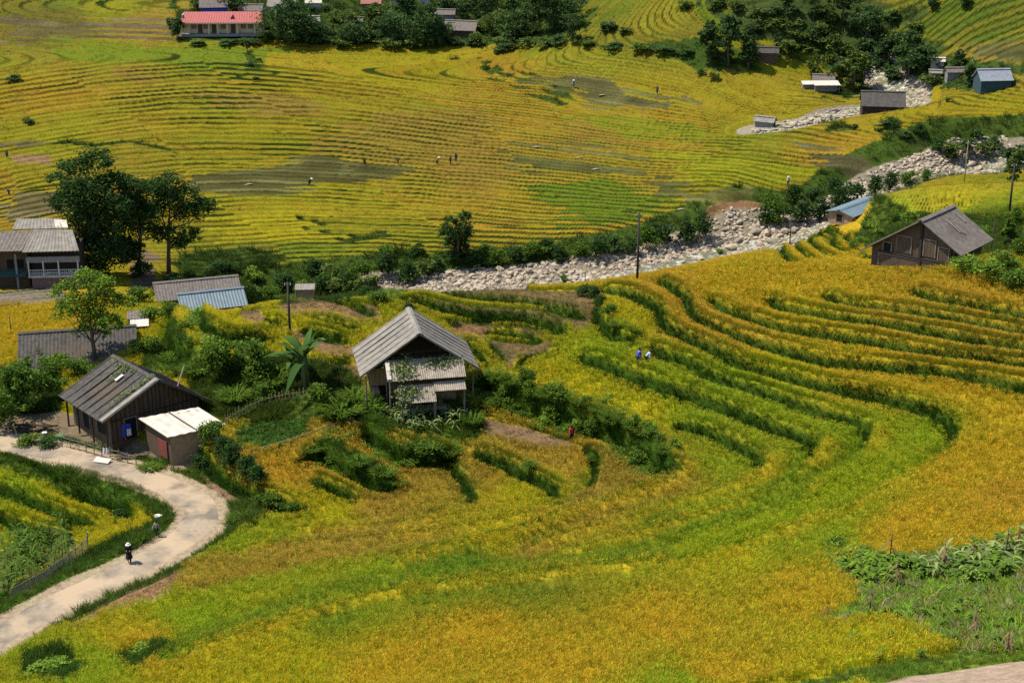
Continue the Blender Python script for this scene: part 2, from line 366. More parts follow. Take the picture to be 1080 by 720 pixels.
# ---------------------------------------------------------------- what grows where
PAL = dict(G=(.445,.288,.018), O=(.425,.252,.024), B=(.34,.222,.030), Y=(.245,.285,.014), L=(.38,.315,.013), E=(.110,.178,.014), D=(.050,.090,.010), H=(.075,.10,.022))
PTS = [ # near
 (760,300,'G'),(860,292,'G'),(1000,308,'O'),(1060,352,'O'),(950,338,'O'),(850,330,'G'),(900,370,'G'),(1000,398,'G'),(1060,420,'G'),(800,355,'O'),(720,318,'O'),(745,345,'O'),(690,305,'O'),(850,265,'G'),(890,250,'G'),
 (660,325,'L'),(900,402,'G'),(830,385,'L'),(980,452,'Y'),(950,482,'Y'),(900,455,'Y'),(880,470,'Y'),(820,430,'Y'),(780,405,'Y'),(720,388,'Y'),(650,365,'Y'),(610,395,'L'),(680,425,'L'),(740,438,'Y'),(760,480,'Y'),(800,520,'Y'),(700,550,'E'),(740,535,'Y'),(1040,470,'G'),(1060,520,'O'),(960,540,'G'),(880,560,'Y'),(1000,492,'G'),(900,520,'Y'),(800,565,'Y'),(660,580,'Y'),(760,580,'L'),
 (660,500,'B'),(620,540,'B'),(700,508,'B'),(560,580,'B'),(520,565,'L'),(590,480,'B'),(560,460,'B'),(620,480,'O'),(500,500,'B'),(450,490,'B'),(400,530,'B'),(430,560,'B'),(340,455,'B'),(380,470,'O'),(300,500,'O'),(350,530,'L'),(300,580,'Y'),(400,600,'Y'),(480,590,'E'),(550,520,'L'),
 (250,600,'Y'),(200,650,'Y'),(300,640,'L'),(100,700,'Y'),(150,680,'G'),(350,625,'Y'),(450,605,'E'),(550,598,'E'),(330,640,'E'),(500,660,'G'),(700,650,'G'),(850,620,'G'),(600,700,'G'),(400,690,'G'),(250,710,'L'),(300,690,'L'),(900,690,'L'),(750,700,'G'),(720,715,'Y'),(950,560,'G'),(1060,550,'G'),
 (260,340,'L'),(200,375,'L'),(30,330,'G'),(60,500,'L'),(100,520,'L'),(60,545,'L'),(20,520,'Y'),(130,560,'L'),(0,480,'L'),
 # far
 (60,100,'G'),(60,150,'L'),(150,130,'G'),(250,140,'L'),(100,190,'O'),(30,190,'G'),(300,80,'L'),(400,80,'L'),(450,70,'L'),(520,80,'G'),(620,110,'L'),(380,130,'G'),(460,150,'B'),(520,130,'G'),(640,135,'B'),(700,130,'G'),(500,185,'B'),(450,210,'L'),(560,210,'L'),(640,200,'L'),(280,235,'L'),(330,215,'L'),(400,240,'L'),(340,265,'Y'),(270,275,'E'),(420,255,'L'),(520,240,'G'),(650,230,'G'),
 (620,65,'Y'),(700,90,'L'),(650,20,'E'),(690,25,'Y'),(800,110,'L'),(800,150,'Y'),(760,180,'L'),(850,165,'G'),(820,60,'L'),(880,60,'L'),(900,150,'G'),(1000,110,'L'),(1050,120,'L'),(970,140,'L'),(1000,20,'E'),(930,8,'E'),(1060,10,'E'),(1000,4,'E'),(970,30,'E'),(1050,40,'E'),(640,40,'E'),(680,48,'E'),(620,8,'E'),(730,38,'E'),(700,62,'Y'),(640,62,'Y'),(1050,52,'B'),(930,25,'E'),(800,20,'E'),(120,10,'Y'),(150,25,'B'),(60,30,'H'),(100,60,'Y'),(200,60,'Y'),(950,215,'Y'),(1000,215,'L'),(900,235,'G'),(1040,225,'E'),
]
CPX = np.array([(p[0], p[1]) for p in PTS], float); CPC = np.array([PAL[p[2]] for p in PTS])
AREAS = [ # (class, colour, picture outline)  class 1 grass 2 soil 3 stubble 4 bare 5 weeds 6 vegetables 7 maize
 (3,(.125,.120,.035),[(528,152),(600,150),(640,153),(665,163),(690,170),(720,195),(745,205),(790,194),(830,190),(800,202),(760,213),(712,220),(700,197),(660,181),(600,183),(545,183),(530,170)]),
 (3,(.115,.105,.036),[(205,183),(290,174),(325,166),(410,170),(424,188),(330,197),(240,207),(205,203)]),
 (3,(.12,.11,.04),[(565,84),(612,80),(690,93),(735,103),(705,116),(630,113),(600,100)]),
 (3,(.13,.105,.05),[(0,14),(60,22),(130,20),(195,18),(190,42),(120,42),(60,40),(0,48)]),
 (3,(.11,.10,.045),[(840,153),(880,154),(925,170),(930,186),(880,178)]),
 (3,(.12,.10,.05),[(0,150),(40,148),(60,158),(0,160)]),(2,(.26,.16,.08),[(0,165),(72,166),(70,175),(0,176)]),(3,(.15,.12,.05),[(0,205),(75,200),(80,222),(0,240)]),
 (3,(.10,.10,.03),[(0,98),(28,100),(45,108),(20,112),(0,112)]),
 (1,(.055,.085,.018),[(200,-5),(620,-5),(612,30),(590,46),(540,50),(320,46),(300,40),(190,45),(185,20)]),
 (1,(.06,.085,.022),[(735,-5),(900,-5),(960,10),(940,60),(860,66),(800,52),(765,20)]),
 (1,(.05,.08,.018),[(880,62),(960,40),(1000,60),(1075,68),(1060,92),(985,90),(930,100),(880,105)]),
 (3,(.125,.115,.04),[(1030,50),(1090,40),(1090,62),(1040,64)]),
 (1,(.055,.09,.015),[(180,270),(260,262),(330,288),(420,262),(480,275),(480,300),(330,318),(200,310)]),
 (1,(.05,.085,.015),[(690,48),(735,40),(800,60),(790,76),(740,72)]),
 (1,(.07,.10,.02),[(865,125),(900,128),(905,140),(860,142)]),
 (1,(.06,.09,.02),[(930,130),(1000,150),(1010,165),(985,165)]),(1,(.06,.09,.02),[(1010,140),(1085,150),(1085,170),(1010,165)]),
 (1,(.09,.13,.02),[(925,205),(960,225),(1080,232),(1085,262),(1045,268),(1000,262),(930,262),(900,255)]),
 (0,(.31,.212,.030),[(547,568),(593,546),(660,523),(718,508),(704,498),(685,487),(662,474),(640,464),(622,456),(632,470),(636,486),(630,506),(600,530),(560,556)]),
 (0,(.215,.255,.014),[(560,592),(640,574),(720,549),(775,534),(830,510),(862,486),(905,478),(880,505),(820,535),(740,565),(650,590)]),
 (0,(.27,.29,.012),[(905,480),(985,470),(1000,475),(980,490),(938,512),(878,540),(798,570),(718,593),(640,596),(735,568),(815,538),(880,508)]),
 (0,(.195,.228,.016),[(720,590),(627,596),(560,603),(493,611),(427,618),(360,633),(300,649),(230,672),(170,694),(160,676),(240,648),(330,618),(420,600),(500,594),(600,582),(700,568)]),
 (0,(.335,.232,.030),[(120,600),(250,585),(330,560),(420,548),(400,575),(300,600),(200,620)]),
 (0,(.235,.160,.026),[(395,120),(500,115),(530,150),(515,168),(360,168),(330,150)]),(0,(.125,.165,.014),[(560,195),(650,188),(705,212),(690,236),(600,240)]),(0,(.29,.245,.014),[(225,225),(330,222),(356,250),(228,256)]),(0,(.24,.235,.014),[(690,160),(760,163),(872,180),(842,195),(760,192)]),
 (0,(.225,.155,.028),[(225,100),(300,98),(350,118),(290,124),(230,116)]),(0,(.14,.175,.016),[(60,40),(190,52),(290,50),(280,86),(180,70),(80,64)]),(0,(.23,.155,.028),[(130,75),(160,72),(150,90),(120,88)]),(0,(.20,.20,.016),[(600,120),(740,130),(760,150),(640,145)]),
 (1,(.05,.075,.014),[(497,62),(503,60),(560,87),(614,111),(606,115),(552,92)]),(1,(.04,.06,.012),[(331,227),(348,239),(362,249),(411,242),(411,246),(360,254),(344,243),(329,231)]),(1,(.04,.06,.012),[(40,150),(100,151),(150,149),(215,163),(212,167),(150,153),(100,155),(40,153)]),(1,(.05,.075,.014),[(262,56),(270,54),(280,80),(272,86)]),
 # near: ploughed and stubble plots behind the hut
 (2,(.19,.125,.05),[(428,298),(625,301),(634,330),(606,346),(592,336),(560,322),(470,310),(430,306)]),
 (2,(.22,.13,.06),[(440,313),(500,322),(590,332),(600,345),(560,333),(500,330),(450,322)]),
 (2,(.24,.125,.065),[(468,336),(510,330),(560,336),(588,347),(570,352),(520,342),(512,352),(480,348)]),
 (2,(.17,.115,.05),[(512,353),(560,356),(590,352),(575,368),(545,372),(538,383),(520,372)]),
 (2,(.25,.15,.07),[(290,318),(330,311),(398,320),(400,335),(365,335),(330,326),(300,328)]),(2,(.24,.14,.07),[(250,324),(275,321),(283,335),(300,342),(268,342)]),(2,(.25,.15,.075),[(300,340),(345,352),(380,362),(378,372),(340,368),(310,352)]),(2,(.2,.13,.06),[(340,378),(385,380),(385,400),(350,398)]),
 (2,(.22,.14,.08),[(480,438),(500,433),(560,446),(600,458),(600,466),(560,464),(510,450)]),
 (2,(.30,.17,.085),[(198,598),(180,602),(150,610),(128,618),(80,645),(50,664),(80,662),(125,642),(178,622)]),
 (1,(.08,.13,.016),[(355,440),(400,420),(480,418),(510,440),(505,458),(470,466),(440,468),(400,460),(378,446)]),
 (6,(.05,.10,.018),[(248,452),(268,440),(300,434),(332,436),(318,458),(280,474),(255,470)]),
 (1,(.075,.115,.018),[(200,402),(250,368),(330,372),(385,395),(385,440),(335,436),(262,440),(225,442),(200,430)]),
 (1,(.075,.12,.016),[(150,360),(185,340),(215,375),(300,385),(290,400),(220,400),(150,390)]),
 (1,(.06,.095,.016),[(-20,385),(60,385),(70,420),(60,445),(-20,448)]),
 (4,(.20,.15,.095),[(-20,438),(60,434),(130,452),(150,466),(190,476),(186,486),(150,478),(90,462),(-20,449)]),
 (1,(.085,.12,.022),[(170,486),(205,488),(240,508),(285,540),(262,556),(238,540),(215,514)]),
 (4,(.24,.155,.09),[(196,488),(216,494),(240,512),(262,528),(250,530),(225,512)]),
 (1,(.055,.10,.014),[(330,470),(345,462),(380,480),(418,505),(415,516),(370,500),(340,488)]),
 (1,(.06,.11,.014),[(80,590),(110,575),(150,560),(172,546),(176,556),(120,590),(60,622),(-20,660),(-20,630),(40,610)]),
 (7,(.10,.11,.03),[(-20,590),(20,560),(70,552),(82,575),(60,600),(20,615),(-20,640)]),
 (1,(.055,.11,.014),[(20,690),(60,680),(95,695),(70,712),(20,712)]),(1,(.06,.11,.014),[(115,685),(165,668),(180,678),(140,700)]),
 (5,(.20,.255,.042),[(872,590),(930,585),(1090,565),(1090,690),(1010,690),(975,668),(935,655),(880,655),(860,650),(905,636),(900,615)]),
 (8,(.15,.215,.025),[(730,724),(800,712),(900,703),(1000,692),(1090,684),(1090,712),(1000,722)]),
 (1,(.05,.09,.014),[(500,402),(540,410),(600,432),(650,448),(690,475),(716,494),(705,497),(680,485),(650,458),(610,444),(540,428),(505,418)]),
 (4,(.2,.14,.09),[(140,268),(160,262),(165,300),(135,312)]),(4,(.22,.18,.13),[(-20,310),(60,303),(75,318),(-20,326)]),
 (4,(.36,.26,.17),[(172,489),(200,476),(208,483),(188,494)]),(4,(.42,.31,.22),[(915,726),(960,714),(1000,708),(1040,701),(1090,695),(1120,694),(1120,790),(860,790)]),
]
def paint(x, y, b, info, fine=True):
    """base colour and class of the ground cover at world points"""
    u, v = project(x, y, base0(x, y))
    w, k, fr, cell, s, s2, (bank, lip) = info
    wrp = 3*vnoise(x, y, 4.5, 44)*np.clip((190-y)/60, 0, 1)
    uu = u + 7*vnoise(x, y, 7, 31)*np.clip(200/y, .4, 1.3); vv = v + 4*vnoise(x, y, 7, 32)*np.clip(160/y, .4, 1.3)
    num = np.zeros(u.shape+(3,)); den = np.zeros(u.shape)
    for (cu, cv), cc in zip(CPX, CPC):
        q = 1/(((uu-cu)**2 + (2.0*(vv-cv))**2)**1.6 + 40.0)
        num += q[..., None]*cc; den += q
    c = num/den[..., None]
    # parcels: every strip ripens a little differently
    h1 = hash01(k, cell, 5)*2-1; h2 = hash01(k, cell, 6)*2-1; wv = w[..., None]
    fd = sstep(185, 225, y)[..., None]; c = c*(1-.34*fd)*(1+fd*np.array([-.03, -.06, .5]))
    tgt = np.where((h1 > 0)[..., None], np.array(PAL['O']), np.array(PAL['Y']))*.70
    c = c*(1-wv*(.26*np.abs(h1))[..., None]) + tgt*(wv*(.26*np.abs(h1))[..., None])
    c = c*(1+.12*h2*w)[..., None]
    hb = hash01(cell, 7*np.ones_like(cell), 18)*2-1; tb = np.where((hb > 0)[..., None], np.array([.27, .175, .026]), np.array([.135, .175, .016])); mb = (w*.42*np.abs(hb))[..., None]
    c = np.clip(c*(1-mb)+tb*mb, .004, 1)
    pn = vnoise(x, y, 9, 41) + .6*vnoise(x, y, 3.3, 42)
    tg = np.where((pn > 0)[..., None], np.array(PAL['O']), np.array(PAL['Y']))
    c = c + (tg-c)*(np.clip(np.abs(pn), 0, 1)*.14*(1-.3*sstep(185, 225, y)))[..., None]
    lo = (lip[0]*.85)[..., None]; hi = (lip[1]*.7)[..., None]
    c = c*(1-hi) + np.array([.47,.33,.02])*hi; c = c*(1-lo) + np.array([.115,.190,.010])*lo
    cls = np.zeros(u.shape, int)
    au = u + 3*vnoise(x, y, 3.0, 33)*np.clip(150/y, .5, 1.2) + 6*vnoise(x, y, 11, 35)*np.clip((y-180)/80, 0, 1); av = v + 2*vnoise(x, y, 3.0, 34)*np.clip(120/y, .5, 1.2) + 2.5*vnoise(x, y, 9, 36)*np.clip((y-180)/80, 0, 1)
    fj = np.clip((y-200)/20, 0, 1)*(w > .5); au = au + fj*(hash01(k, cell, 15)-.5)*46; av = av + fj*(hash01(k, cell, 16)-.5)*5
    for kk, cc, poly in AREAS:
        ins = inpoly(au+wrp*2, av+wrp, poly) if kk == 0 else inpoly(au, av, poly)
        if kk == 3: ins = ins & (hash01(k, cell, 17) > .22)
        if ins.any():
            c[ins] = np.array(cc); cls[ins] = kk
    c = np.where((cls == 3)[..., None], c*(.65+.75*hash01(k, cell, 19))[..., None]*(1+.3*vnoise(x, y, 3, 46))[..., None], c)
    # green banks; far ones darkened to paint the shadow line along each step
    fb = (w > .5)*sstep(.72, .80, fr)*(cls != 3) ; fb = fb*np.clip(.30+.7*hash01(k, cell, 9)+.6*vnoise(x, y, 26, 37)+.4*vnoise(x, y, 6, 38), .18, 1)
    fb3 = (w > .5)*sstep(.70, .80, fr)*(cls == 3)
    dk = np.array([.026,.040,.007]); c = c*(1-fb[..., None]) + dk*fb[..., None]
    c = c*(1-.6*fb3[..., None]) + np.array([.035,.045,.012])*.6*fb3[..., None]
    bk = np.clip(bank*1.0, 0, 1); gb = np.array([.050,.100,.011])
    c = c*(1-bk[..., None]) + gb*bk[..., None]; cls = np.where((bank > .35) & (cls != 4), 1, cls)
    # low rims of green weeds between field blocks
    # stream banks and bed
    rb = (np.abs(s) < 9.0) & (s > 0); c[rb & (cls == 0)] = np.array([.06,.095,.016]); cls[rb & (cls == 0)] = 1
    rb2 = (s <= 0) & (s > -7.5) & (v < 318); c[rb2 & (cls != 4)] = np.array([.12,.14,.03]); cls[rb2 & (cls == 0)] = 1
    bw = bedw(x, y); bed = (s < bw) & (s > -bw) & (u > 385+12*vnoise(x, y, 4, 45)); c[bed] = np.array([.25,.21,.15]); cls[bed] = 4
    b2 = np.abs(s2) < 3.4 + .8*vnoise(x, y, 5, 39); c[b2] = np.array([.30,.26,.19]); cls[b2] = 4
    rs, _, _ = polydist(x, y, RL)
    vg = (np.abs(rs) < 3.6); c[vg & (cls != 4)] = np.array([.085,.14,.018]); cls[vg] = np.where(cls[vg] == 4, 4, 1)
    rd = np.abs(rs) < 2.2; c[rd] = np.array([.40,.31,.20]); cls[rd] = 4
    cutm = (np.abs(u-776) < 30+8*vnoise(x, y, 3, 40)) & (s > 4.8) & (s < 5.75+.25*vnoise(x, y, 2, 43)); c[cutm] = np.array([.26,.15,.075]); cls[cutm] = 4
    return c, cls
LASTLIP = [None]
def ground_at(x, y):
    z, b, bank, w, k, fr, cell, s, s2 = terrain(x, y, True); LASTLIP[0] = bank[1][0]
    c, cls = paint(x, y, b, (w, k, fr, cell, s, s2, bank))
    return z, c, cls, bank[0], w, fr, s

# ---------------------------------------------------------------- the ground: one sheet
def build_ground():
    ys = [2.0]
    while ys[-1] < 620:
        y = ys[-1]
        f = .02 if y < 48 else .0014 if y < 165 else .003 if y < 205 else .00105 if y < 330 else .003 if y < 380 else .02
        ys.append(y + max(.05, f*y) if y > 48 else y+1.5)
    ys = np.array(ys)
    a = np.concatenate([np.linspace(-1.1, -.42, 45)[:-1], np.linspace(-.42, .42, 760), np.linspace(.42, 1.1, 45)[1:]])
    A, Y = np.meshgrid(a, ys); X = A*np.maximum(Y, 40)
    z, b, bank, w, k, fr, cell, s, s2 = terrain(X, Y, True)
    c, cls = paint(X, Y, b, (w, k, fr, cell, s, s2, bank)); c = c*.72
    nr, nc = X.shape
    co = np.stack([X, Y, z], -1).reshape(-1, 3).astype(np.float32)
    idx = np.arange(nr*nc).reshape(nr, nc)
    q = np.stack([idx[:-1, :-1], idx[:-1, 1:], idx[1:, 1:], idx[1:, :-1]], -1).reshape(-1, 4)
    me = mesh_np('ground', co, q, 4)
    at_ = me.attributes.new('col', 'FLOAT_COLOR', 'POINT')
    at_.data.foreach_set('color', np.concatenate([c.reshape(-1, 3), np.ones((nr*nc, 1))], 1).astype(np.float32).ravel())
    me.shade_smooth()
    o = bpy.data.objects.new('ground', me); COL.objects.link(o); me.materials.append(M_GROUND)
    o['kind'] = 'structure'; o['label'] = 'valley floor and hillsides cut into rice terraces'
    return o
def mesh_np(name, co, faces, n):
    me = bpy.data.meshes.new(name); co = np.asarray(co, np.float32); faces = np.asarray(faces, np.int32)
    me.vertices.add(len(co)); me.vertices.foreach_set('co', co.ravel())
    me.loops.add(faces.size); me.loops.foreach_set('vertex_index', faces.ravel())
    me.polygons.add(len(faces)); me.polygons.foreach_set('loop_start', np.arange(0, faces.size, n, dtype=np.int32))
    me.update(calc_edges=True); me.validate()
    return me
GROUND = build_ground()
# ---------------------------------------------------------------- leaf helpers
def blades(spec, seed, H0=0.0):
    """spec rows: n, length, width, spread, lean, droop, v0, v1 -> quads of bent blades; returns verts, faces(4), shade 0..1 along the blade, kind"""
    r = np.random.default_rng(seed); V = []; Fc = []; T = []
    for row in spec:
        n, ln, wd, spread, lean, droop, kind = row[:7]; z0 = row[7] if len(row) > 7 else 0.0
        for i in range(n):
            a = r.uniform(0, 2*math.pi); rr = spread*math.sqrt(r.uniform(0, 1)); a2 = a + r.normal(0, .6)
            L = ln*r.uniform(.75, 1.15); le = lean*r.uniform(.4, 1.4); dr = droop*r.uniform(.5, 1.5)
            p = np.array([math.cos(a)*rr, math.sin(a)*rr, z0*r.uniform(.8, 1.15)]); d = np.array([math.cos(a2), math.sin(a2), 0])
            sd_ = np.array([-d[1], d[0], 0]); rot = r.uniform(0, math.pi); sd_ = sd_*math.cos(rot)+d*math.sin(rot)*.9
            nn = 4; prev = len(V)
            for k in range(nn):
                t = k/(nn-1); q = p + d*(le*t + dr*t*t)*L + np.array([0, 0, (t - .45*dr*t*t*t)*L])
                ww = wd*(1-.15*k) if k < nn-1 else wd*.12
                if kind: ww = wd*(.25+.9*math.sin(math.pi*min(1, t*1.05))) if t > .5 else wd*.18
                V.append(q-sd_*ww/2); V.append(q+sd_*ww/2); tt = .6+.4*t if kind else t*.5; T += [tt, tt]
            for k in range(nn-1):
                j = prev+2*k; Fc.append((j, j+1, j+3, j+2))
    return np.array(V), np.array(Fc), np.array(T)
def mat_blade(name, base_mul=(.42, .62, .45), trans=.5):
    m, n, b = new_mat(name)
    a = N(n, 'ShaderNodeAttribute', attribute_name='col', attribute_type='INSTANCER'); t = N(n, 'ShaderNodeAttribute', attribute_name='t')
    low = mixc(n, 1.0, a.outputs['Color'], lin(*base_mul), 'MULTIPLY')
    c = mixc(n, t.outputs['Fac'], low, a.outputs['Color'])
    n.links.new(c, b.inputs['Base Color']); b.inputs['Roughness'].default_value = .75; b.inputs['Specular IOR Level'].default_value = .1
    tr = N(n, 'ShaderNodeBsdfTranslucent'); n.links.new(c, tr.inputs[0])
    mx = N(n, 'ShaderNodeMixShader'); mx.inputs[0].default_value = trans
    n.links.new(b.outputs[0], mx.inputs[1]); n.links.new(tr.outputs[0], mx.inputs[2]); n.links.new(mx.outputs[0], n.nodes['Material Output'].inputs[0])
    return m
M_RICE = mat_blade('rice_blades', (.34, .60, .4)); M_GRASS = mat_blade('grass_blades', (.5, .62, .6)); M_WEED = mat_blade('weed_blades', (.6, .6, .6))  # rice feet greener by nature, darkened further to paint shade between the stalks
def tuft(name, spec, seed, mat):
    V, Fc, T = blades(spec, seed); me = mesh_np(name, V, Fc, 4); me.materials.append(mat)
    at_ = me.attributes.new('t', 'FLOAT', 'POINT'); at_.data.foreach_set('value', T.astype(np.float32))
    return bpy.data.objects.new(name, me)
def scatter(name, label, cat, P, C, scl, tilt, variants):
    """one 'stuff' object: a cloud of points that carries one tuft of blades at each"""
    n = len(P); me = bpy.data.meshes.new(name); me.vertices.add(n); me.vertices.foreach_set('co', P.astype(np.float32).ravel())
    def attr(nm, ty, key, arr): a = me.attributes.new(nm, ty, 'POINT'); a.data.foreach_set(key, arr.ravel())
    attr('col', 'FLOAT_COLOR', 'color', np.concatenate([C, np.ones((n, 1))], 1).astype(np.float32))
    attr('scl', 'FLOAT_VECTOR', 'vector', scl.astype(np.float32)); attr('rot', 'FLOAT_VECTOR', 'vector', tilt.astype(np.float32))
    attr('var', 'INT', 'value', RNG.integers(0, len(variants), n).astype(np.int32))
    o = bpy.data.objects.new(name, me); COL.objects.link(o); o['kind'] = 'stuff'; o['label'] = label; o['category'] = cat
    ng = bpy.data.node_groups.new(name, 'GeometryNodeTree')
    ng.interface.new_socket('Geometry', in_out='INPUT', socket_type='NodeSocketGeometry'); ng.interface.new_socket('Geometry', in_out='OUTPUT', socket_type='NodeSocketGeometry')
    gi = ng.nodes.new('NodeGroupInput'); go = ng.nodes.new('NodeGroupOutput'); jn = ng.nodes.new('GeometryNodeJoinGeometry')
    for t in reversed(variants):
        oi = ng.nodes.new('GeometryNodeObjectInfo'); oi.inputs['Object'].default_value = t
        g2 = ng.nodes.new('GeometryNodeGeometryToInstance'); ng.links.new(oi.outputs['Geometry'], g2.inputs[0]); ng.links.new(g2.outputs[0], jn.inputs[0])
    ip = ng.nodes.new('GeometryNodeInstanceOnPoints'); ip.inputs['Pick Instance'].default_value = True
    ng.links.new(gi.outputs[0], ip.inputs['Points']); ng.links.new(jn.outputs[0], ip.inputs['Instance'])
    for nm, ty, sk in (('scl', 'FLOAT_VECTOR', 'Scale'), ('rot', 'FLOAT_VECTOR', 'Rotation'), ('var', 'INT', 'Instance Index')):
        na = ng.nodes.new('GeometryNodeInputNamedAttribute'); na.data_type = ty; na.inputs[0].default_value = nm
        ng.links.new([q for q in na.outputs if q.enabled and q.name == 'Attribute'][0], ip.inputs[sk])
    ng.links.new(ip.outputs[0], go.inputs[0])
    mo = o.modifiers.new('plants', 'NODES'); mo.node_group = ng
    return o
def fan_points(y0, y1, per_m2, half=.46):
    area = half*(y1*y1-y0*y0); n = int(area*per_m2)
    y = np.sqrt(RNG.uniform(y0*y0, y1*y1, n)); x = RNG.uniform(-half, half, n)*y
    return x, y
def in_frame(x, y, z, m=170):
    u, v = project(x, y, z); return (u > -m) & (u < 1080+m) & (v > -m) & (v < 720+m)
# ---------------------------------------------------------------- the crop and the grass
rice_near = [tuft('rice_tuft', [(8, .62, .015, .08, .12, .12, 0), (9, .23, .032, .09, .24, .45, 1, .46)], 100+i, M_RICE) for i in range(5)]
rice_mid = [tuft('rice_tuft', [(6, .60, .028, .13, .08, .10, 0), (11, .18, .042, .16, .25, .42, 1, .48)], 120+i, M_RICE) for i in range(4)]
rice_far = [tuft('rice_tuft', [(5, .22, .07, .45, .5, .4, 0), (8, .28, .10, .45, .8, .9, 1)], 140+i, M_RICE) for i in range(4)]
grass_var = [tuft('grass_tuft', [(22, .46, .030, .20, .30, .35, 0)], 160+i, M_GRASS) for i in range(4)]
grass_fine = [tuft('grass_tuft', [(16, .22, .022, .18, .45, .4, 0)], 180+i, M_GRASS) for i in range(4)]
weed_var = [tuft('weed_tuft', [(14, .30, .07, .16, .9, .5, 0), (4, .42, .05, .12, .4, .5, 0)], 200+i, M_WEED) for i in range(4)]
acc = {}
def add(key, P, C, scl, tilt):
    acc.setdefault(key, []).append((P, C, scl, tilt))
def jitter_col(c, amt=.16):
    n = len(c); k = RNG.normal(1, amt, n).clip(.5, 1.7)[:, None]; h = RNG.normal(0, amt*.45, n)[:, None]
    return np.clip(c*k*np.concatenate([1+h, 1-h*.5, 1+0*h], 1), 0.002, .9)
def rot_of(n, lean=.16):
    return np.stack([RNG.normal(0, lean, n), RNG.normal(0, lean, n), RNG.uniform(0, 6.283, n)], 1)
def wind(x, y, n):
    q = rot_of(n, .13); q[:, 0] += .15*vnoise(x, y, 5, 81)+.06*vnoise(x, y, 1.6, 83); q[:, 1] += .15*vnoise(x, y, 5, 82)-.06+.06*vnoise(x, y, 1.6, 84); return q
for y0, y1, dens, key, sc in ((46, 84, 25, 'near', 1.0), (84, 118, 22, 'near', 1.0), (118, 172, 18, 'mid', 1.0), (196, 262, 1.5, 'far', 1.0), (262, 350, .75, 'far', 1.3), (162, 205, 3.0, 'far', .85)):
    x, y = fan_points(y0, y1, dens)
    if (y0, y1) == (162, 205): kx = x > 36; x = x[kx]; y = y[kx]
    z = basef(x, y); ok = in_frame(x, y, z); x = x[ok]; y = y[ok]
    z, c, cls, bank, w, fr, s = ground_at(x, y)
    P = np.stack([x, y, z-.02], 1)
    LIPS = LASTLIP[0]
    rice = (cls == 0) & (bank < .35) & ~((w > .5) & (fr > .58))
    thin = (vnoise(x, y, .55, 85) > -.74) if key != 'far' else (RNG.uniform(0, 1, len(x)) < .45) & (fr < .5)
    m = rice & thin; n = m.sum()
    hh = (1-.38*LIPS[m])*(1+.08*vnoise(x[m], y[m], 2.4, 52)+.06*RNG.normal(0, 1, n))*sc
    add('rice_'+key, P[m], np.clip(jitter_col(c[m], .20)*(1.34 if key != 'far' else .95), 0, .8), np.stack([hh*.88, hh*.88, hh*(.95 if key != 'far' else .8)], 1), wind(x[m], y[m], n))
    # grass on banks and verges
    g = ((cls == 1) | (cls == 8) | (bank >= .35)) ; n = g.sum()
    tall = np.where(bank[g] > .35, RNG.uniform(.4, .85, n), RNG.uniform(.4, 1.2, n)*(1+.5*vnoise(x[g], y[g], 3.0, 53)))*(1.0 if y0 < 150 else 1.3 if y0 < 190 else 1.7)*np.where(cls[g] == 8, .38, 1)
    add('grass', P[g], jitter_col(c[g]*np.array([1.15, 1.1, 1.0]), .28), np.stack([tall*1.2, tall*1.2, tall], 1), rot_of(n, .25))
    f = np.isin(cls, (5,)); n = f.sum(); q = RNG.uniform(.5, 1.3, n); cc = c[f].copy(); br = RNG.uniform(0, 1, n) < .2; cc[br] = np.array([.34, .26, .15]); cc[~br] *= np.array([1.1, 1.35, .8])
    add('weeds', P[f], jitter_col(cc, .3), np.stack([q, q, q*.8], 1), rot_of(n, .3))
    f = (cls == 6) & (RNG.uniform(0, 1, len(x)) < .8); n = f.sum(); q = RNG.uniform(.9, 1.5, n)
    add('veg', P[f], jitter_col(np.tile(np.array([[.10, .20, .030]]), (n, 1)), .25), np.stack([q, q, q*.7], 1), rot_of(n, .2))
    f = (cls == 2) & (RNG.uniform(0, 1, len(x)) < .55); n = f.sum(); q = RNG.uniform(.5, 1.2, n)
    add('stubble', P[f], jitter_col(np.tile(np.array([[.33, .24, .10]]), (n, 1))*np.where(RNG.uniform(0, 1, n) < .3, .45, 1)[:, None], .3), np.stack([q, q, q*.9], 1), rot_of(n, .3))
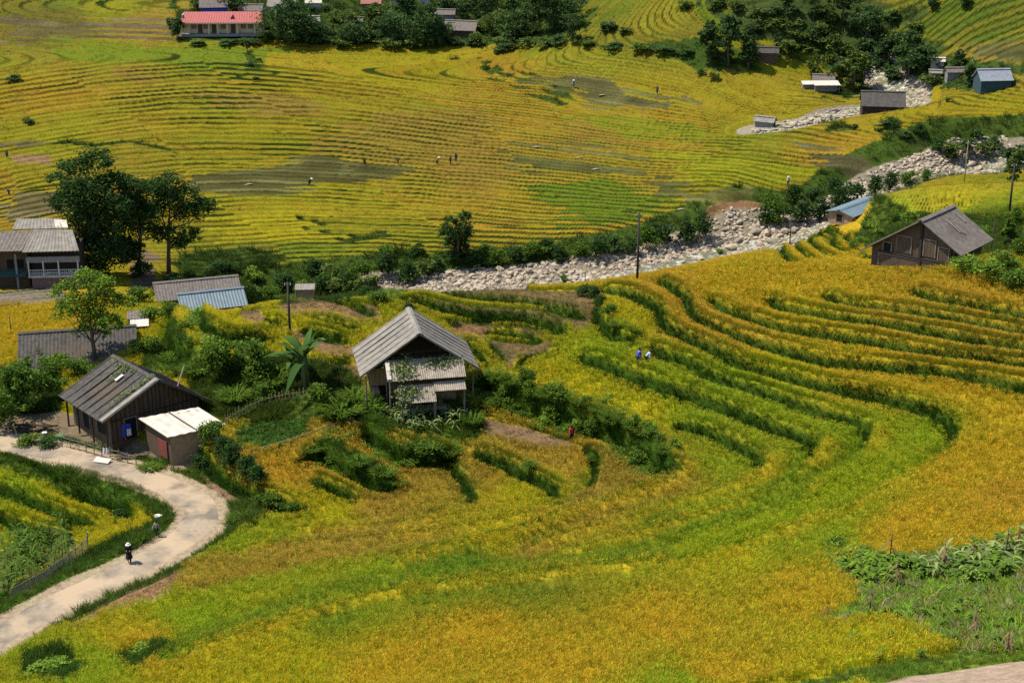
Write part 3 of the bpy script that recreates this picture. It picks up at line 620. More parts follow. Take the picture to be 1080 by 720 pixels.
# extra grass where the banks are steep: sample along the traced lines
for L, h, wd in EW:
    if h < .45: continue
    seg = np.diff(L, axis=0); ln = np.hypot(seg[:, 0], seg[:, 1]); cum = np.concatenate([[0], np.cumsum(ln)]); n = int(cum[-1]*26*max(.6, h))
    if n < 5: continue
    s = RNG.uniform(.8, cum[-1]-.8, n); i = np.clip(np.searchsorted(cum, s)-1, 0, len(seg)-1); t = (s-cum[i])/np.maximum(ln[i], 1e-6)
    nrm = np.stack([-seg[i, 1], seg[i, 0]], 1)/np.maximum(ln[i], 1e-6)[:, None]
    p = L[i]+seg[i]*t[:, None]+nrm*RNG.normal(-.06, .10+.09*h, n)[:, None]
    x, y = p[:, 0], p[:, 1]; z = terrain(x, y); ok = in_frame(x, y, z); x = x[ok]; y = y[ok]; z = z[ok]; n = len(x)
    u_, v_ = project(x, y, z)
    tall = RNG.uniform(.45, .95, n)*(.65+.35*h)
    sd_ = np.abs(RNG.normal(0, 1, n))
    c = np.tile(np.array([[.045, .098, .009]]), (n, 1)); lt = vnoise(x, y, 4, 61) > .35; c[lt] = np.array([.075, .145, .012])
    dk = vnoise(x, y, 2.2, 62) < -.35; c[dk] *= .6
    lp, _, _ = polydist(x, y, L); top = lp > .06; c[top] = np.array([.135, .205, .014]); tall = np.where(top, tall*.62, tall)  # lighter lip colour paints the sun catching the top of each bank
    add('grass', np.stack([x, y, z-.03], 1), jitter_col(c, .22), np.stack([tall*1.15, tall*1.15, tall], 1), rot_of(n, .3))
LAB = {'rice_near': ('rice_crop', 'ripe golden rice standing on the slope nearest the camera', 'rice', rice_near), 'rice_mid': ('rice_crop', 'golden and green rice on the terraces around the hut and barn', 'rice', rice_mid),
       'rice_far': ('rice_crop', 'distant rice strips across the stream and behind the barn', 'rice', rice_far), 'grass': ('grass', 'dark green grass on the terrace banks and road verges', 'grass', grass_var),
       'weeds': ('weeds', 'low green and withered weeds on the fallow plot', 'weeds', weed_var), 'veg': ('vegetable_leaves', 'dark green leaf vegetables filling the small garden plot beside the shed', 'vegetables', weed_var), 'stubble': ('stubble', 'dry straw stubble on the bare harvested plots', 'stubble', grass_fine)}
for k, lst in acc.items():
    nm, lb, ct, var = LAB[k]
    A = [np.concatenate([q[i] for q in lst]) for i in range(4)]
    print(k, len(A[0]))
    scatter(nm, lb, ct, *A, var)
# ---------------------------------------------------------------- mesh building for objects
class MB:
    def __init__(s): s.v = []; s.f = []
    def add(s, V, Fs):
        o = len(s.v); s.v += [tuple(p) for p in V]; s.f += [tuple(i+o for i in f) for f in Fs]; return s
    def box(s, c, d, rz=0.0, rx=0.0, ry=0.0):
        M = Matrix.Rotation(rz, 3, 'Z')@Matrix.Rotation(ry, 3, 'Y')@Matrix.Rotation(rx, 3, 'X'); c = Vector(c)
        V = [c+M@Vector((x*d[0]/2, y*d[1]/2, z*d[2]/2)) for z in (-1, 1) for y in (-1, 1) for x in (-1, 1)]
        return s.add(V, [(0, 2, 3, 1), (4, 5, 7, 6), (0, 1, 5, 4), (2, 6, 7, 3), (0, 4, 6, 2), (1, 3, 7, 5)])
    def tube(s, pts, rad, n=7, cap=True):
        pts = [Vector(p) for p in pts]; V = []; Fs = []
        for i, p in enumerate(pts):
            d = (pts[min(i+1, len(pts)-1)]-pts[max(i-1, 0)]).normalized(); a = d.orthogonal().normalized(); b = d.cross(a)
            r = rad[i] if hasattr(rad, '__len__') else rad
            V += [p+(a*math.cos(6.2832*k/n)+b*math.sin(6.2832*k/n))*r for k in range(n)]
        for i in range(len(pts)-1):
            Fs += [(i*n+k, i*n+(k+1) % n, (i+1)*n+(k+1) % n, (i+1)*n+k) for k in range(n)]
        if cap: Fs += [tuple(range(n))[::-1], tuple((len(pts)-1)*n+k for k in range(n))]
        return s.add(V, Fs)
    def slab(s, p00, p10, p11, p01, t=.06, amp=0.0, pitch=.2, nv=1, sag=0.0):
        """sheet from the lower edge p00-p10 to the upper edge p01-p11, ribs running from low to high"""
        p00, p10, p11, p01 = map(Vector, (p00, p10, p11, p01)); nrm = (p10-p00).cross(p01-p00).normalized()
        if nrm.z < 0: nrm = -nrm
        L = (p10-p00).length; nu = max(1, int(L/pitch*4)) if amp else 8; V = []; Fs = []; nv = max(nv, 2)
        for j in range(nv+1):
            b = j/nv
            for i in range(nu+1):
                a = i/nu; p = (p00*(1-a)+p10*a)*(1-b)+(p01*(1-a)+p11*a)*b
                V.append(p+nrm*(amp*math.sin(2*math.pi*a*L/pitch) - sag*math.sin(math.pi*a)*math.sin(math.pi*b)))
        m = len(V); V += [p-nrm*t for p in V]; W = nu+1
        for j in range(nv):
            for i in range(nu):
                k = j*W+i; Fs += [(k, k+1, k+W+1, k+W), (m+k, m+k+W, m+k+W+1, m+k+1)]
        for i in range(nu): Fs += [(i, m+i, m+i+1, i+1), (nv*W+i, nv*W+i+1, m+nv*W+i+1, m+nv*W+i)]
        for j in range(nv): k = j*W; Fs += [(k, k+W, m+k+W, m+k), (k+nu, m+k+nu, m+k+W+nu, k+W+nu)]
        return s.add(V, Fs)
    def prism(s, prof, y0, y1):
        """outline in x,z pushed from y0 to y1"""
        n = len(prof); V = [(x, y0, z) for x, z in prof]+[(x, y1, z) for x, z in prof]
        return s.add(V, [tuple(range(n)), tuple(range(2*n-1, n-1, -1))]+[(i, n+i, n+(i+1) % n, (i+1) % n) for i in range(n)])
    def mesh(s, name, mat, smooth=False):
        me = bpy.data.meshes.new(name); me.from_pydata(s.v, [], s.f); me.materials.append(mat); bm = bmesh.new(); bm.from_mesh(me)
        bmesh.ops.recalc_face_normals(bm, faces=bm.faces); bm.to_mesh(me); bm.free()
        if smooth: me.shade_smooth()
        return me
def tag(o, label=None, cat=None, group=None, kind=None):
    for k, v in (('label', label), ('category', cat), ('group', group), ('kind', kind)):
        if v: o[k] = v
    return o
def thing(name, label, cat, loc, rz=0.0, group=None):
    o = bpy.data.objects.new(name, None); COL.objects.link(o); o.location = loc; o.rotation_euler = (0, 0, rz); o.empty_display_size = .3
    return tag(o, label, cat, group)
def part(name, mb, mat, parent, label=None, smooth=False):
    me = mb if isinstance(mb, bpy.types.Mesh) else mb.mesh(name, mat, smooth)
    o = bpy.data.objects.new(name, me); COL.objects.link(o); o.parent = parent
    if label: o['label'] = label
    return o
def solo(name, me, label, cat, loc, rz=0.0, sc=(1, 1, 1), group=None, kind=None):
    o = bpy.data.objects.new(name, me); COL.objects.link(o); o.location = loc; o.rotation_euler = (0, 0, rz) if not hasattr(rz, '__len__') else rz
    o.scale = sc if hasattr(sc, '__len__') else (sc, sc, sc)
    return tag(o, label, cat, group, kind)
def copy_tree(o, parent=None):
    c = o.copy(); COL.objects.link(c)
    if parent: c.parent = parent
    for ch in o.children: copy_tree(ch, c)
    return c
# ---------------------------------------------------------------- object materials
M_ROOF_L = simple('weathered_fibre_cement', (.235, .213, .18), (.13, .118, .10), 1.6, .9, .3, stretch=(1, 1, 1), detail=6)
M_ROOF_D = simple('dark_mossy_roof', (.085, .076, .066), (.036, .033, .029), 2.5, .9, .5, detail=6)
M_ROOF_B = simple('brown_grey_roof', (.165, .14, .12), (.085, .073, .063), 2.5, .9, .4, detail=6)
M_ROOF_W = simple('pale_sheet_roof', (.52, .475, .41), (.36, .32, .265), 1.4, .7, .1)
M_ROOF_BLUE = simple('blue_sheet_roof', (.125, .170, .19), (.09, .125, .145), 1.2, .5, .1)
M_ROOF_RED = simple('red_tile_roof', (.36, .105, .09), (.27, .08, .075), 2, .8, .2)
M_PLANK = simple('old_planks', (.115, .080, .050), (.045, .033, .024), 2.2, .9, .4, stretch=(6, 6, .5), detail=5)
M_PLANK_T = simple('tan_boards', (.27, .195, .12), (.15, .105, .065), 2.2, .9, .3, stretch=(5, 5, .5), detail=5)
M_PLANK_M = simple('brown_boards', (.10, .07, .045), (.055, .04, .026), 2.2, .9, .3, stretch=(5, 5, .5), detail=5)
M_WOODD = simple('dark_wood', (.045, .034, .026), (.022, .018, .015), 3, .9, .3, stretch=(4, 4, .5))
M_WOODG = simple('grey_wood', (.21, .18, .15), (.11, .095, .08), 4, .9, .3, stretch=(4, 4, .6))
M_BAMBOO = simple('dry_bamboo', (.33, .27, .16), (.19, .15, .085), 4, .8, .2)
M_WALL_Y = simple('cream_wall', (.52, .42, .24), (.44, .35, .20), 2, .9, .1)
M_WALL_W = simple('white_wall', (.46, .44, .40), (.33, .31, .28), 2, .9, .1)
M_WALL_G = simple('grey_wall', (.22, .21, .20), (.14, .135, .13), 2, .9, .2)
M_BRICK = simple('brick_plinth', (.23, .13, .10), (.15, .09, .075), 5, .9, .3)
M_MUD = simple('mud_wall', (.30, .215, .14), (.20, .14, .09), 2.5, .95, .4)
M_STONE = simple('dry_stone', (.20, .18, .15), (.09, .08, .07), 4, .95, .8, detail=6)
M_BLACK = simple('painted_dark_opening', (.012, .011, .010), (.008, .008, .007), 2, .9, 0)  # near-black panel colour paints the unlit rooms behind doors and windows
M_ROCK = simple('river_rock', (.41, .335, .245), (.22, .178, .128), 1.1, .9, .6, detail=7)
M_ROCK2 = simple('darker_rock', (.27, .23, .18), (.15, .13, .10), 1.3, .9, .6, detail=7)
M_BARK = simple('bark', (.13, .10, .075), (.06, .047, .035), 4, .95, .6, stretch=(3, 3, .6))
M_POLE = simple('tarred_pole', (.060, .048, .040), (.035, .030, .026), 3, .9, .3, stretch=(4, 4, .4))
M_ROAD0 = None
M_SKIN = simple('skin', (.32, .17, .10), (.27, .14, .085), 8, .6, 0)
M_CLOTH = {n: simple('cloth_'+n, c, tuple(q*.7 for q in c), 6, .95, .2) for n, c in dict(black=(.016, .015, .020), navy=(.02, .03, .085), blue=(.035, .07, .40), red=(.50, .03, .03), white=(.70, .68, .64), grey=(.24, .22, .20), straw=(.56, .47, .30), pale=(.32, .40, .50), green=(.03, .22, .09), orange=(.5, .14, .03)).items()}
def leaf_mat(name, c, trans=.32, var=.5):
    m, n, b = new_mat(name)
    a = N(n, 'ShaderNodeAttribute', attribute_name='lc')
    hv = N(n, 'ShaderNodeHueSaturation'); hv.inputs['Color'].default_value = lin(*c)
    mr = N(n, 'ShaderNodeMapRange'); mr.inputs[3].default_value = 1-var; mr.inputs[4].default_value = 1+var; n.links.new(a.outputs['Fac'], mr.inputs[0]); n.links.new(mr.outputs[0], hv.inputs['Value'])
    mh = N(n, 'ShaderNodeMapRange'); mh.inputs[3].default_value = .52; mh.inputs[4].default_value = .475; n.links.new(a.outputs['Fac'], mh.inputs[0]); n.links.new(mh.outputs[0], hv.inputs['Hue'])
    n.links.new(hv.outputs[0], b.inputs['Base Color']); b.inputs['Roughness'].default_value = .8; b.inputs['Specular IOR Level'].default_value = .06
    tr = N(n, 'ShaderNodeBsdfTranslucent'); n.links.new(hv.outputs[0], tr.inputs[0]); mx = N(n, 'ShaderNodeMixShader'); mx.inputs[0].default_value = trans
    n.links.new(b.outputs[0], mx.inputs[1]); n.links.new(tr.outputs[0], mx.inputs[2]); n.links.new(mx.outputs[0], n.nodes['Material Output'].inputs[0])
    return m
ML_DARK = leaf_mat('dark_leaves', (.036, .078, .018), .3); ML_MID = leaf_mat('green_leaves', (.070, .130, .016)); ML_LIGHT = leaf_mat('light_leaves', (.120, .200, .022))
ML_GRASSY = leaf_mat('grassy_leaves', (.085, .150, .016), .4); ML_BAN = leaf_mat('banana_leaves', (.060, .125, .028), .35); ML_DRY = leaf_mat('dry_leaves', (.17, .11, .06), .2); ML_PALE = leaf_mat('pale_leaves', (.16, .21, .075), .3)
ML_FAR = leaf_mat('far_leaves', (.050, .094, .026), .32); ML_FARL = leaf_mat('far_light_leaves', (.085, .130, .026), .35)

def leaf_mesh(name, P, size, mat, r, aspect=.55, flat=.5, tint=None):
    """a cloud of pointed leaves at the points P"""
    n = len(P); d = r.normal(0, 1, (n, 3)); d[:, 2] *= flat; d[:, 2] -= .15; d /= np.linalg.norm(d, axis=1)[:, None]
    q = r.normal(0, 1, (n, 3)); q[:, 2] += .9; s = np.cross(d, q); s /= np.maximum(np.linalg.norm(s, axis=1), 1e-6)[:, None]
    sz = size*r.uniform(.6, 1.35, n)[:, None]
    V = np.stack([P-d*sz*.5, P+s*sz*aspect*.5, P+d*sz*.5, P-s*sz*aspect*.5], 1).reshape(-1, 3)
    me = mesh_np(name, V, np.arange(4*n).reshape(n, 4), 4); me.materials.append(mat)
    t = r.uniform(0, 1, n) if tint is None else np.clip(tint+r.normal(0, .16, n), 0, 1)
    a = me.attributes.new('lc', 'FLOAT', 'POINT'); a.data.foreach_set('value', np.repeat(t, 4).astype(np.float32))
    return me
def crown_pts(lobes, n, r, clump=.42, per=22):
    lob = np.array(lobes, float); wt = (lob[:, 3]*lob[:, 4]*lob[:, 5])**.67; wt /= wt.sum(); nc = max(4, n//per)
    li = r.choice(len(lob), nc, p=wt); d = r.normal(0, 1, (nc, 3)); d /= np.linalg.norm(d, axis=1)[:, None]; d[:, 2] = np.where(d[:, 2] < -.35, -d[:, 2], d[:, 2])
    rad = r.uniform(.35, 1.0, nc)**.5; cc = lob[li, :3]+d*lob[li, 3:6]*rad[:, None]; cr = clump*lob[li, 3:6].min(1)*r.uniform(.6, 1.4, nc); ct = r.uniform(.12, .88, nc)
    k = r.integers(0, nc, n); g = r.normal(0, .55, (n, 3)); g[:, 2] *= .7
    return cc[k]+g*cr[k][:, None], ct[k]
def trunk_mb(H, r0, lobes, r, lean=.05):
    m = MB(); top = Vector((r.normal(0, lean)*H, r.normal(0, lean)*H, H*.62)); m.tube([(0, 0, -.4), (top.x*.3, top.y*.3, H*.2), (top.x*.7, top.y*.7, H*.42), top], [r0*1.25, r0, r0*.75, r0*.4], 8)
    for l in lobes[:9]:
        t = r.uniform(.35, .9); b = Vector((top.x*t, top.y*t, H*.62*t)); e = Vector(l[:3]); md = b.lerp(e, .5)+Vector((0, 0, -.05*H)); m.tube([b, md, e], [r0*.45, r0*.28, r0*.08], 5)
    return m
def tree(name, label, pos, H, Wd, seed, mat, n=2500, leaf=.35, lobes=None, trunk_h=.25, group=None, r0=None, nl=8, cat='tree', rz=0):
    r = np.random.default_rng(seed); t = thing(name, label, cat, pos, rz, group)
    if lobes is None:
        lobes = []
        for i in range(nl):
            a = r.uniform(0, 6.283); q = math.sqrt(r.uniform(0, 1))*.33*Wd; z = H*r.uniform(trunk_h+.12, .84)
            k = (1.0-.55*abs((z/H-.55)/.45)); s = Wd*r.uniform(.17, .28)
            lobes.append((math.cos(a)*q*k*1.3, math.sin(a)*q*k*1.3, z, s, s, s*r.uniform(.65, .95)))
        lobes.append((0, 0, H*.86, Wd*.2, Wd*.2, H*.14)); lobes.append((0, 0, H*.6, Wd*.3, Wd*.3, H*.22))
    P, tint = crown_pts(lobes, n, r)
    part('crown', leaf_mesh('crown', P, leaf, mat, r, tint=tint), mat, t); part('trunk', trunk_mb(H, r0 or H*.022, lobes, r), M_BARK, t, smooth=True)
    return t
def bush_mesh(seed, mat, n=700, leaf=.22, flat=.75, nl=6):
    """unit bush: about 1 wide, 1 tall"""
    r = np.random.default_rng(seed); lobes = []
    for i in range(nl):
        a = r.uniform(0, 6.283); q = r.uniform(0, .30); s = r.uniform(.16, .27); lobes.append((math.cos(a)*q, math.sin(a)*q, r.uniform(.15, .80-.2*q), s, s, s*1.05))
    P, tint = crown_pts(lobes, n, r, .55); P[:, 2] = np.maximum(P[:, 2], .0)
    return leaf_mesh('bush', P, leaf, mat, r, tint=tint, flat=flat)
# ---------------------------------------------------------------- road, water, boulders
def strip(name, L, offs, zf, mat, jag=.0, lift=0.0):
    """ribbon along a world line; offs across it"""
    n = len(L); T = np.gradient(L, axis=0); T /= np.hypot(T[:, 0], T[:, 1])[:, None]; Nn = np.stack([-T[:, 1], T[:, 0]], 1)
    V = []
    for j, o in enumerate(offs):
        w_ = o + (jag*vnoise(L[:, 0]+j*31, L[:, 1], 1.7, 71) if j in (0, len(offs)-1) else 0)
        q = L+Nn*np.reshape(w_, (-1, 1)) if hasattr(w_, '__len__') else L+Nn*w_
        V.append(np.concatenate([q, (zf(q[:, 0], q[:, 1])+(lift if 0 < j < len(offs)-1 else -abs(lift))).reshape(-1, 1)], 1))
    V = np.stack(V, 1).reshape(-1, 3); m = len(offs); idx = np.arange(n*m).reshape(n, m)
    Q = np.stack([idx[:-1, :-1], idx[:-1, 1:], idx[1:, 1:], idx[1:, :-1]], -1).reshape(-1, 4)
    me = mesh_np(name, V, Q, 4); me.materials.append(mat); me.shade_smooth(); o = bpy.data.objects.new(name, me); COL.objects.link(o); o['kind'] = 'structure'; return o
def resample(L, step):
    d = np.concatenate([[0], np.cumsum(np.hypot(*np.diff(L, axis=0).T))]); s = np.arange(0, d[-1], step); return np.stack([np.interp(s, d, L[:, 0]), np.interp(s, d, L[:, 1])], 1)
def smooth_line(L, k=5):
    for _ in range(k): L = np.concatenate([L[:1], (L[:-2]+2*L[1:-1]+L[2:])/4, L[-1:]])
    return L
m, n, b = new_mat('worn_concrete')
f1, t1 = noise_fac(n, .28, 4, .44, .60); f2, t2 = noise_fac(n, 3.0, 5, .3, .75); f3, _ = noise_fac(n, .22, 4, .46, .58)
c1 = mixc(n, f2, lin(.315, .25, .175), lin(.22, .175, .12)); c2 = mixc(n, f1, c1, lin(.135, .115, .09)); c3 = mixc(n, f3, c2, lin(.34, .255, .165))
n.links.new(c3, b.inputs['Base Color']); bump(n, b, t2.outputs[0], .3, .04); M_ROAD = m
RLs = smooth_line(resample(RL, .4), 20)
ROAD = strip('road', RLs, [-1.65, -1.0, -.35, .35, 1.0, 1.65], lambda x, y: 39.0+0*x, M_ROAD, .5, .02); ROAD['label'] = 'pale worn concrete road bending round the foot of the slope'
m, n, b = new_mat('stream_water'); b.inputs['Roughness'].default_value = .12; b.inputs['Specular IOR Level'].default_value = .5
f, t = noise_fac(n, .8, 5, .5, .68); n.links.new(mixc(n, f, lin(.13, .125, .07), lin(.50, .50, .46)), b.inputs['Base Color']); bump(n, b, t.outputs[0], .5, .1); M_WATER = m
RIVs = smooth_line(resample(RIV, .8), 10); RIV2s = smooth_line(resample(RIV2, .8), 10)
k = np.argmin(np.abs(project(RIVs[:, 0], RIVs[:, 1], basef(RIVs[:, 0], RIVs[:, 1]))[0]-610))
zr = lambda x, y: basef(x, y)-.62
WATER = strip('water', RIVs[k:], [-3.9, -2.6, -1.4, -.3], zr, M_WATER, .5); WATER['label'] = 'shallow murky stream running among the boulders'
strip('water', RIV2s, [-1.3, -.4, .4, 1.3], lambda x, y: basef(x, y)-.33, M_WATER, .4)['label'] = 'white water tumbling through rocks up the side valley'
def rock_mesh(seed):
    r = np.random.default_rng(seed); bm = bmesh.new(); bmesh.ops.create_icosphere(bm, subdivisions=2, radius=.5); cuts = r.normal(0, 1, (9, 3)); cuts /= np.linalg.norm(cuts, axis=1)[:, None]; dd = r.uniform(.27, .42, 9); st = (r.uniform(.8, 1.25), r.uniform(.7, 1.0), r.uniform(.55, .8))
    for v in bm.verts:
        p = np.array(v.co)
        for c, d in zip(cuts, dd):
            h = p@c-d
            if h > 0: p = p-c*h*.93
        p = p*st+r.normal(0, .008, 3); v.co = Vector(p)
    me = bpy.data.meshes.new('boulder'); bm.to_mesh(me); bm.free(); me.materials.append(M_ROCK if seed % 4 else M_ROCK2); return me
ROCKS = [rock_mesh(300+i) for i in range(12)]
def along(L, n, lo, hi, r):
    seg = np.diff(L, axis=0); i = r.integers(0, len(seg), n); t = r.uniform(0, 1, n); T = seg[i]/np.hypot(*seg[i].T)[:, None]; o = r.uniform(lo, hi, n)
    return L[i]+seg[i]*t[:, None]+np.stack([-T[:, 1], T[:, 0]], 1)*o[:, None], o
r = np.random.default_rng(5)
uR = project(RIVs[:, 0], RIVs[:, 1], basef(RIVs[:, 0], RIVs[:, 1]))[0]
def seg_of(a, b): return RIVs[(uR > a) & (uR < b)]
def boulders(L, n, lo, hi, s0, s1, label, group, keep=None):
    q, o = along(L, n*3, lo, hi, r); z = terrain(q[:, 0], q[:, 1]); cnt = 0; done = []
    for i in range(len(q)):
        if cnt >= n: break
        s = s0+(s1-s0)*r.uniform(0, 1)**2
        if any((q[i, 0]-d[0])**2+(q[i, 1]-d[1])**2 < (.36*(s+d[2]))**2 for d in done): continue
        done.append((q[i, 0], q[i, 1], s)); cnt += 1
        solo('boulder', ROCKS[r.integers(0, 12)], label, 'boulder', (q[i, 0], q[i, 1], z[i]+s*.12), (r.normal(0, .25), r.normal(0, .25), r.uniform(0, 6.28)), s*r.uniform(.85, 1.1), group)
boulders(seg_of(430, 740), 138, -5.0, 4.8, .6, 1.4, 'pale boulder lying in the broad dry streambed below the long hedge', 'boulders in the broad streambed')
boulders(seg_of(740, 872), 62, -4.6, 4.3, .8, 2.0, 'pale boulder lying under the eroded earth bank beside the murky stream', 'boulders under the eroded bank')
boulders(seg_of(880, 1075), 60, -3.4, 3.4, .7, 2.0, 'pale boulder in the narrow streambed upstream of the blue roofed shed', 'boulders upstream of the blue roof')
boulders(RIV2s, 38, -3.8, 3.8, .6, 1.8, 'pale boulder in the side stream by the dark roofed valley house', 'boulders in the side stream')
Pq = []; Sq = []
RIVk = seg_of(395, 1090)
for L, n, lo, hi in ((RIVk, 5200, -5.0, 5.0), (RIV2s, 900, -3.2, 3.2)):
    q, o = along(L, n, lo, hi, r); z = terrain(q[:, 0], q[:, 1]); Pq.append(np.concatenate([q, z[:, None]], 1)); Sq.append(r.uniform(.3, .95, n))
Pq = np.concatenate(Pq); Sq = np.concatenate(Sq); nn = len(Pq)
scatter('streambed_stones', 'pale small stones covering the streambed between the boulders', 'stones', Pq, np.full((nn, 3), .4), np.stack([Sq, Sq, Sq], 1), rot_of(nn, .3), [bpy.data.objects.new('stone', q) for q in ROCKS[:6]])

# ---------------------------------------------------------------- houses
def house(name, label, cat, loc, head, L, wl, wr, zl, zr_, zt, roof, wall, inset=(.5, .5, .6), group=None, battens=0, openings=(), batmat=None, floor_z=-.6, ridge=True, panel=None, amp=.025, pitch=.35, sag=.05, posts=()):
    """gabled building: x across the front gable, y back along the ridge, ridge at x=0; eaves at -wl (height zl) and +wr (height zr_), ridge height zt"""
    t = thing(name, label, cat, loc, head, group)
    def rz(x): return zt-(zt-zl)*(-x)/wl if x < 0 else zt-(zt-zr_)*x/wr
    fi, bi, si = inset; a, b = -wl+si, wr-si; e = .10
    wm = MB(); wm.prism([(a, floor_z), (b, floor_z), (b, rz(b)-e), (0, zt-e*1.2), (a, rz(a)-e)], fi, L-bi); wo = part('wall', wm, wall, t)
    if panel: # vertical board joints on the front gable
        pm = MB(); x = a+.15
        while x < b-.1:
            pm.box((x, fi-.02, (max(.3, rz(x)-.3))/2), (.06, .05, max(.3, rz(x)-.35))); x += panel*random.uniform(.8, 1.2)
        pm.box(((a+b)/2, fi-.03, min(rz(a), rz(b))-.2), (b-a, .07, .12)); part('frame_beam', pm, M_WOODD, t)
    for side, (x0, z0) in (('l', (-wl, zl)), ('r', (wr, zr_))):
        rm = MB(); rm.slab((x0, 0, z0), (x0, L, z0), (0, L, zt), (0, 0, zt), .09, amp, pitch, 6, sag); ro = part('roof', rm, roof, t)
        if battens:
            bm_ = MB()
            for i in range(battens+1):
                y = .06+(L-.12)*i/battens; bm_.slab((x0*1.01, y-.06, z0+.03), (x0*1.01, y+.06, z0+.03), (0, y+.06, zt+.06), (0, y-.06, zt+.06), .07)
            part('batten', bm_, batmat or M_ROOF_L, ro)
    if ridge:
        rc = MB(); rc.slab((-.28, -.05, zt-.03), (-.28, L+.05, zt-.03), (0, L+.05, zt+.10), (0, -.05, zt+.10), .06); rc.slab((.28, -.05, zt-.03), (.28, L+.05, zt-.03), (0, L+.05, zt+.10), (0, -.05, zt+.10), .06); part('ridge_cap', rc, roof, t)
    for kind, face, c, zc, w_, h_, mt in openings:
        om = MB(); d = .07
        if face == 'f': om.box((c, fi-.012-d/2+.03, zc), (w_, d, h_)); fr = MB(); fr.box((c, fi-.04, zc+h_/2+.05), (w_+.24, .1, .1)); fr.box((c-w_/2-.06, fi-.04, zc), (.1, .1, h_)); fr.box((c+w_/2+.06, fi-.04, zc), (.1, .1, h_))
        else:
            sx = a if face == 'l' else b; sg = -1 if face == 'l' else 1
            om.box((sx+sg*(.012), c, zc), (d, w_, h_)); fr = MB(); fr.box((sx+sg*.04, c, zc+h_/2+.05), (.1, w_+.24, .1)); fr.box((sx+sg*.04, c-w_/2-.06, zc), (.1, .1, h_)); fr.box((sx+sg*.04, c+w_/2+.06, zc), (.1, .1, h_))
        oo = part(kind, om, mt, t); part('frame', fr, M_WOODG, oo)
    for (x, y, h) in posts:
        part('post', MB().tube([(x, y, -.5), (x, y, h)], .08, 6), M_WOODD, t)
    return t
def gpos(u, v, dz=0): p = at(u, v); return Vector((p.x, p.y, p.z+dz))
def xyz_at(u, v, z): d = ray(u, v); t = (z-CAMZ)/d[2]; return Vector((d[0]*t, d[1]*t, z))

# the pale roofed hut in the middle
p = xyz_at(444, 426, 42.9)
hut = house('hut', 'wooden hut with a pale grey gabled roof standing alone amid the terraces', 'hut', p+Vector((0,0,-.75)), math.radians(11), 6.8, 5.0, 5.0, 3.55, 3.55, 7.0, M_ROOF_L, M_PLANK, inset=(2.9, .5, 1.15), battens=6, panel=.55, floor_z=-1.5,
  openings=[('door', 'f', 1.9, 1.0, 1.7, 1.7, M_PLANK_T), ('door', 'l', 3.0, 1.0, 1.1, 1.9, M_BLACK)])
hw = MB()
hw.prism([(-3.8, -1), (-3.3, -1), (-3.3, 1.7), (-3.8, 1.7)], 1.2, 6.3); part('side_wall', hw, M_MUD, hut)
part('front_wall', MB().box((.4, .6, .6), (6.0, .2, 4.2)), M_PLANK, hut); part('door', MB().box((2.1, .46, .95), (1.9, .08, 1.7)), M_PLANK_T, hut); part('painted_gable_shade', MB().box((0, 2.8, 5.2), (3.2, .08, 1.4)), M_WOODD, hut); part('shelf', MB().box((.2, -1.5, 1.05), (3.4, .9, .1)), M_WOODG, hut)  # dark board high in the gable stands in for the deep shade there
def leanto(parent, x0, x1, y0, z0, y1, z1, mat, pitch=.18):
    return part('lean_to_roof', MB().slab((x0, y1, z1), (x1, y1, z1), (x1, y0, z0), (x0, y0, z0), .05, .022, pitch, 3, .06), mat, parent)
M_SHEET = simple('rusty_pale_sheet', (.31, .265, .21), (.17, .14, .105), 2.0, .75, .1, detail=6)
la = leanto(hut, -2.9, 3.6, .25, 4.75, -1.5, 3.55, M_SHEET); lb = leanto(hut, .9, 3.5, -1.35, 3.2, -2.2, 2.7, M_SHEET); lc = leanto(hut, -2.1, .95, -1.4, 3.1, -2.7, 2.0, M_SHEET)
for x, y, h in ((-2.7, -1.3, 3.5), (-1.9, -2.5, 2.0), (.8, -2.5, 2.0), (.95, -2.1, 2.65), (3.35, -2.1, 2.6), (-4.5, .4, 3.4), (4.5, .4, 3.4), (-2.7, 1.2, 4.3)): part('post', MB().tube([(x, y, -1), (x, y, h)], .07, 6), M_WOODG, hut)
part('white_board', MB().box((-2.75, -.75, 4.18), (.36, 1.7, .06), rx=.6), M_ROOF_W, hut); part('wall_panel', MB().box((-3.4, 1.45, 2.9), (1.5, .08, 1.5)), M_PLANK_T, hut)
rv = np.random.default_rng(3)
for (cx, cy, cz, sx, sy, sz, n_) in ((-1.5, -.7, 4.2, .9, .8, .35, 420), (-1.3, -2.0, 2.65, .9, .5, .35, 360), (1.9, -.2, 4.5, 1.3, .4, .25, 330), (-1.8, -2.6, 1.9, .4, .2, .6, 160), (3.6, .3, 3.7, .7, .5, .4, 200)):
    Pv = np.stack([cx+rv.normal(0, sx*.6, n_), cy+rv.normal(0, sy*.6, n_), np.zeros(n_)], 1); Pv[:, 2] = cz+(Pv[:, 1]-cy)*.62+np.abs(rv.normal(0, sz*.4, n_)); part('vine', leaf_mesh('vine', Pv, .24, ML_PALE, rv), ML_PALE, hut)

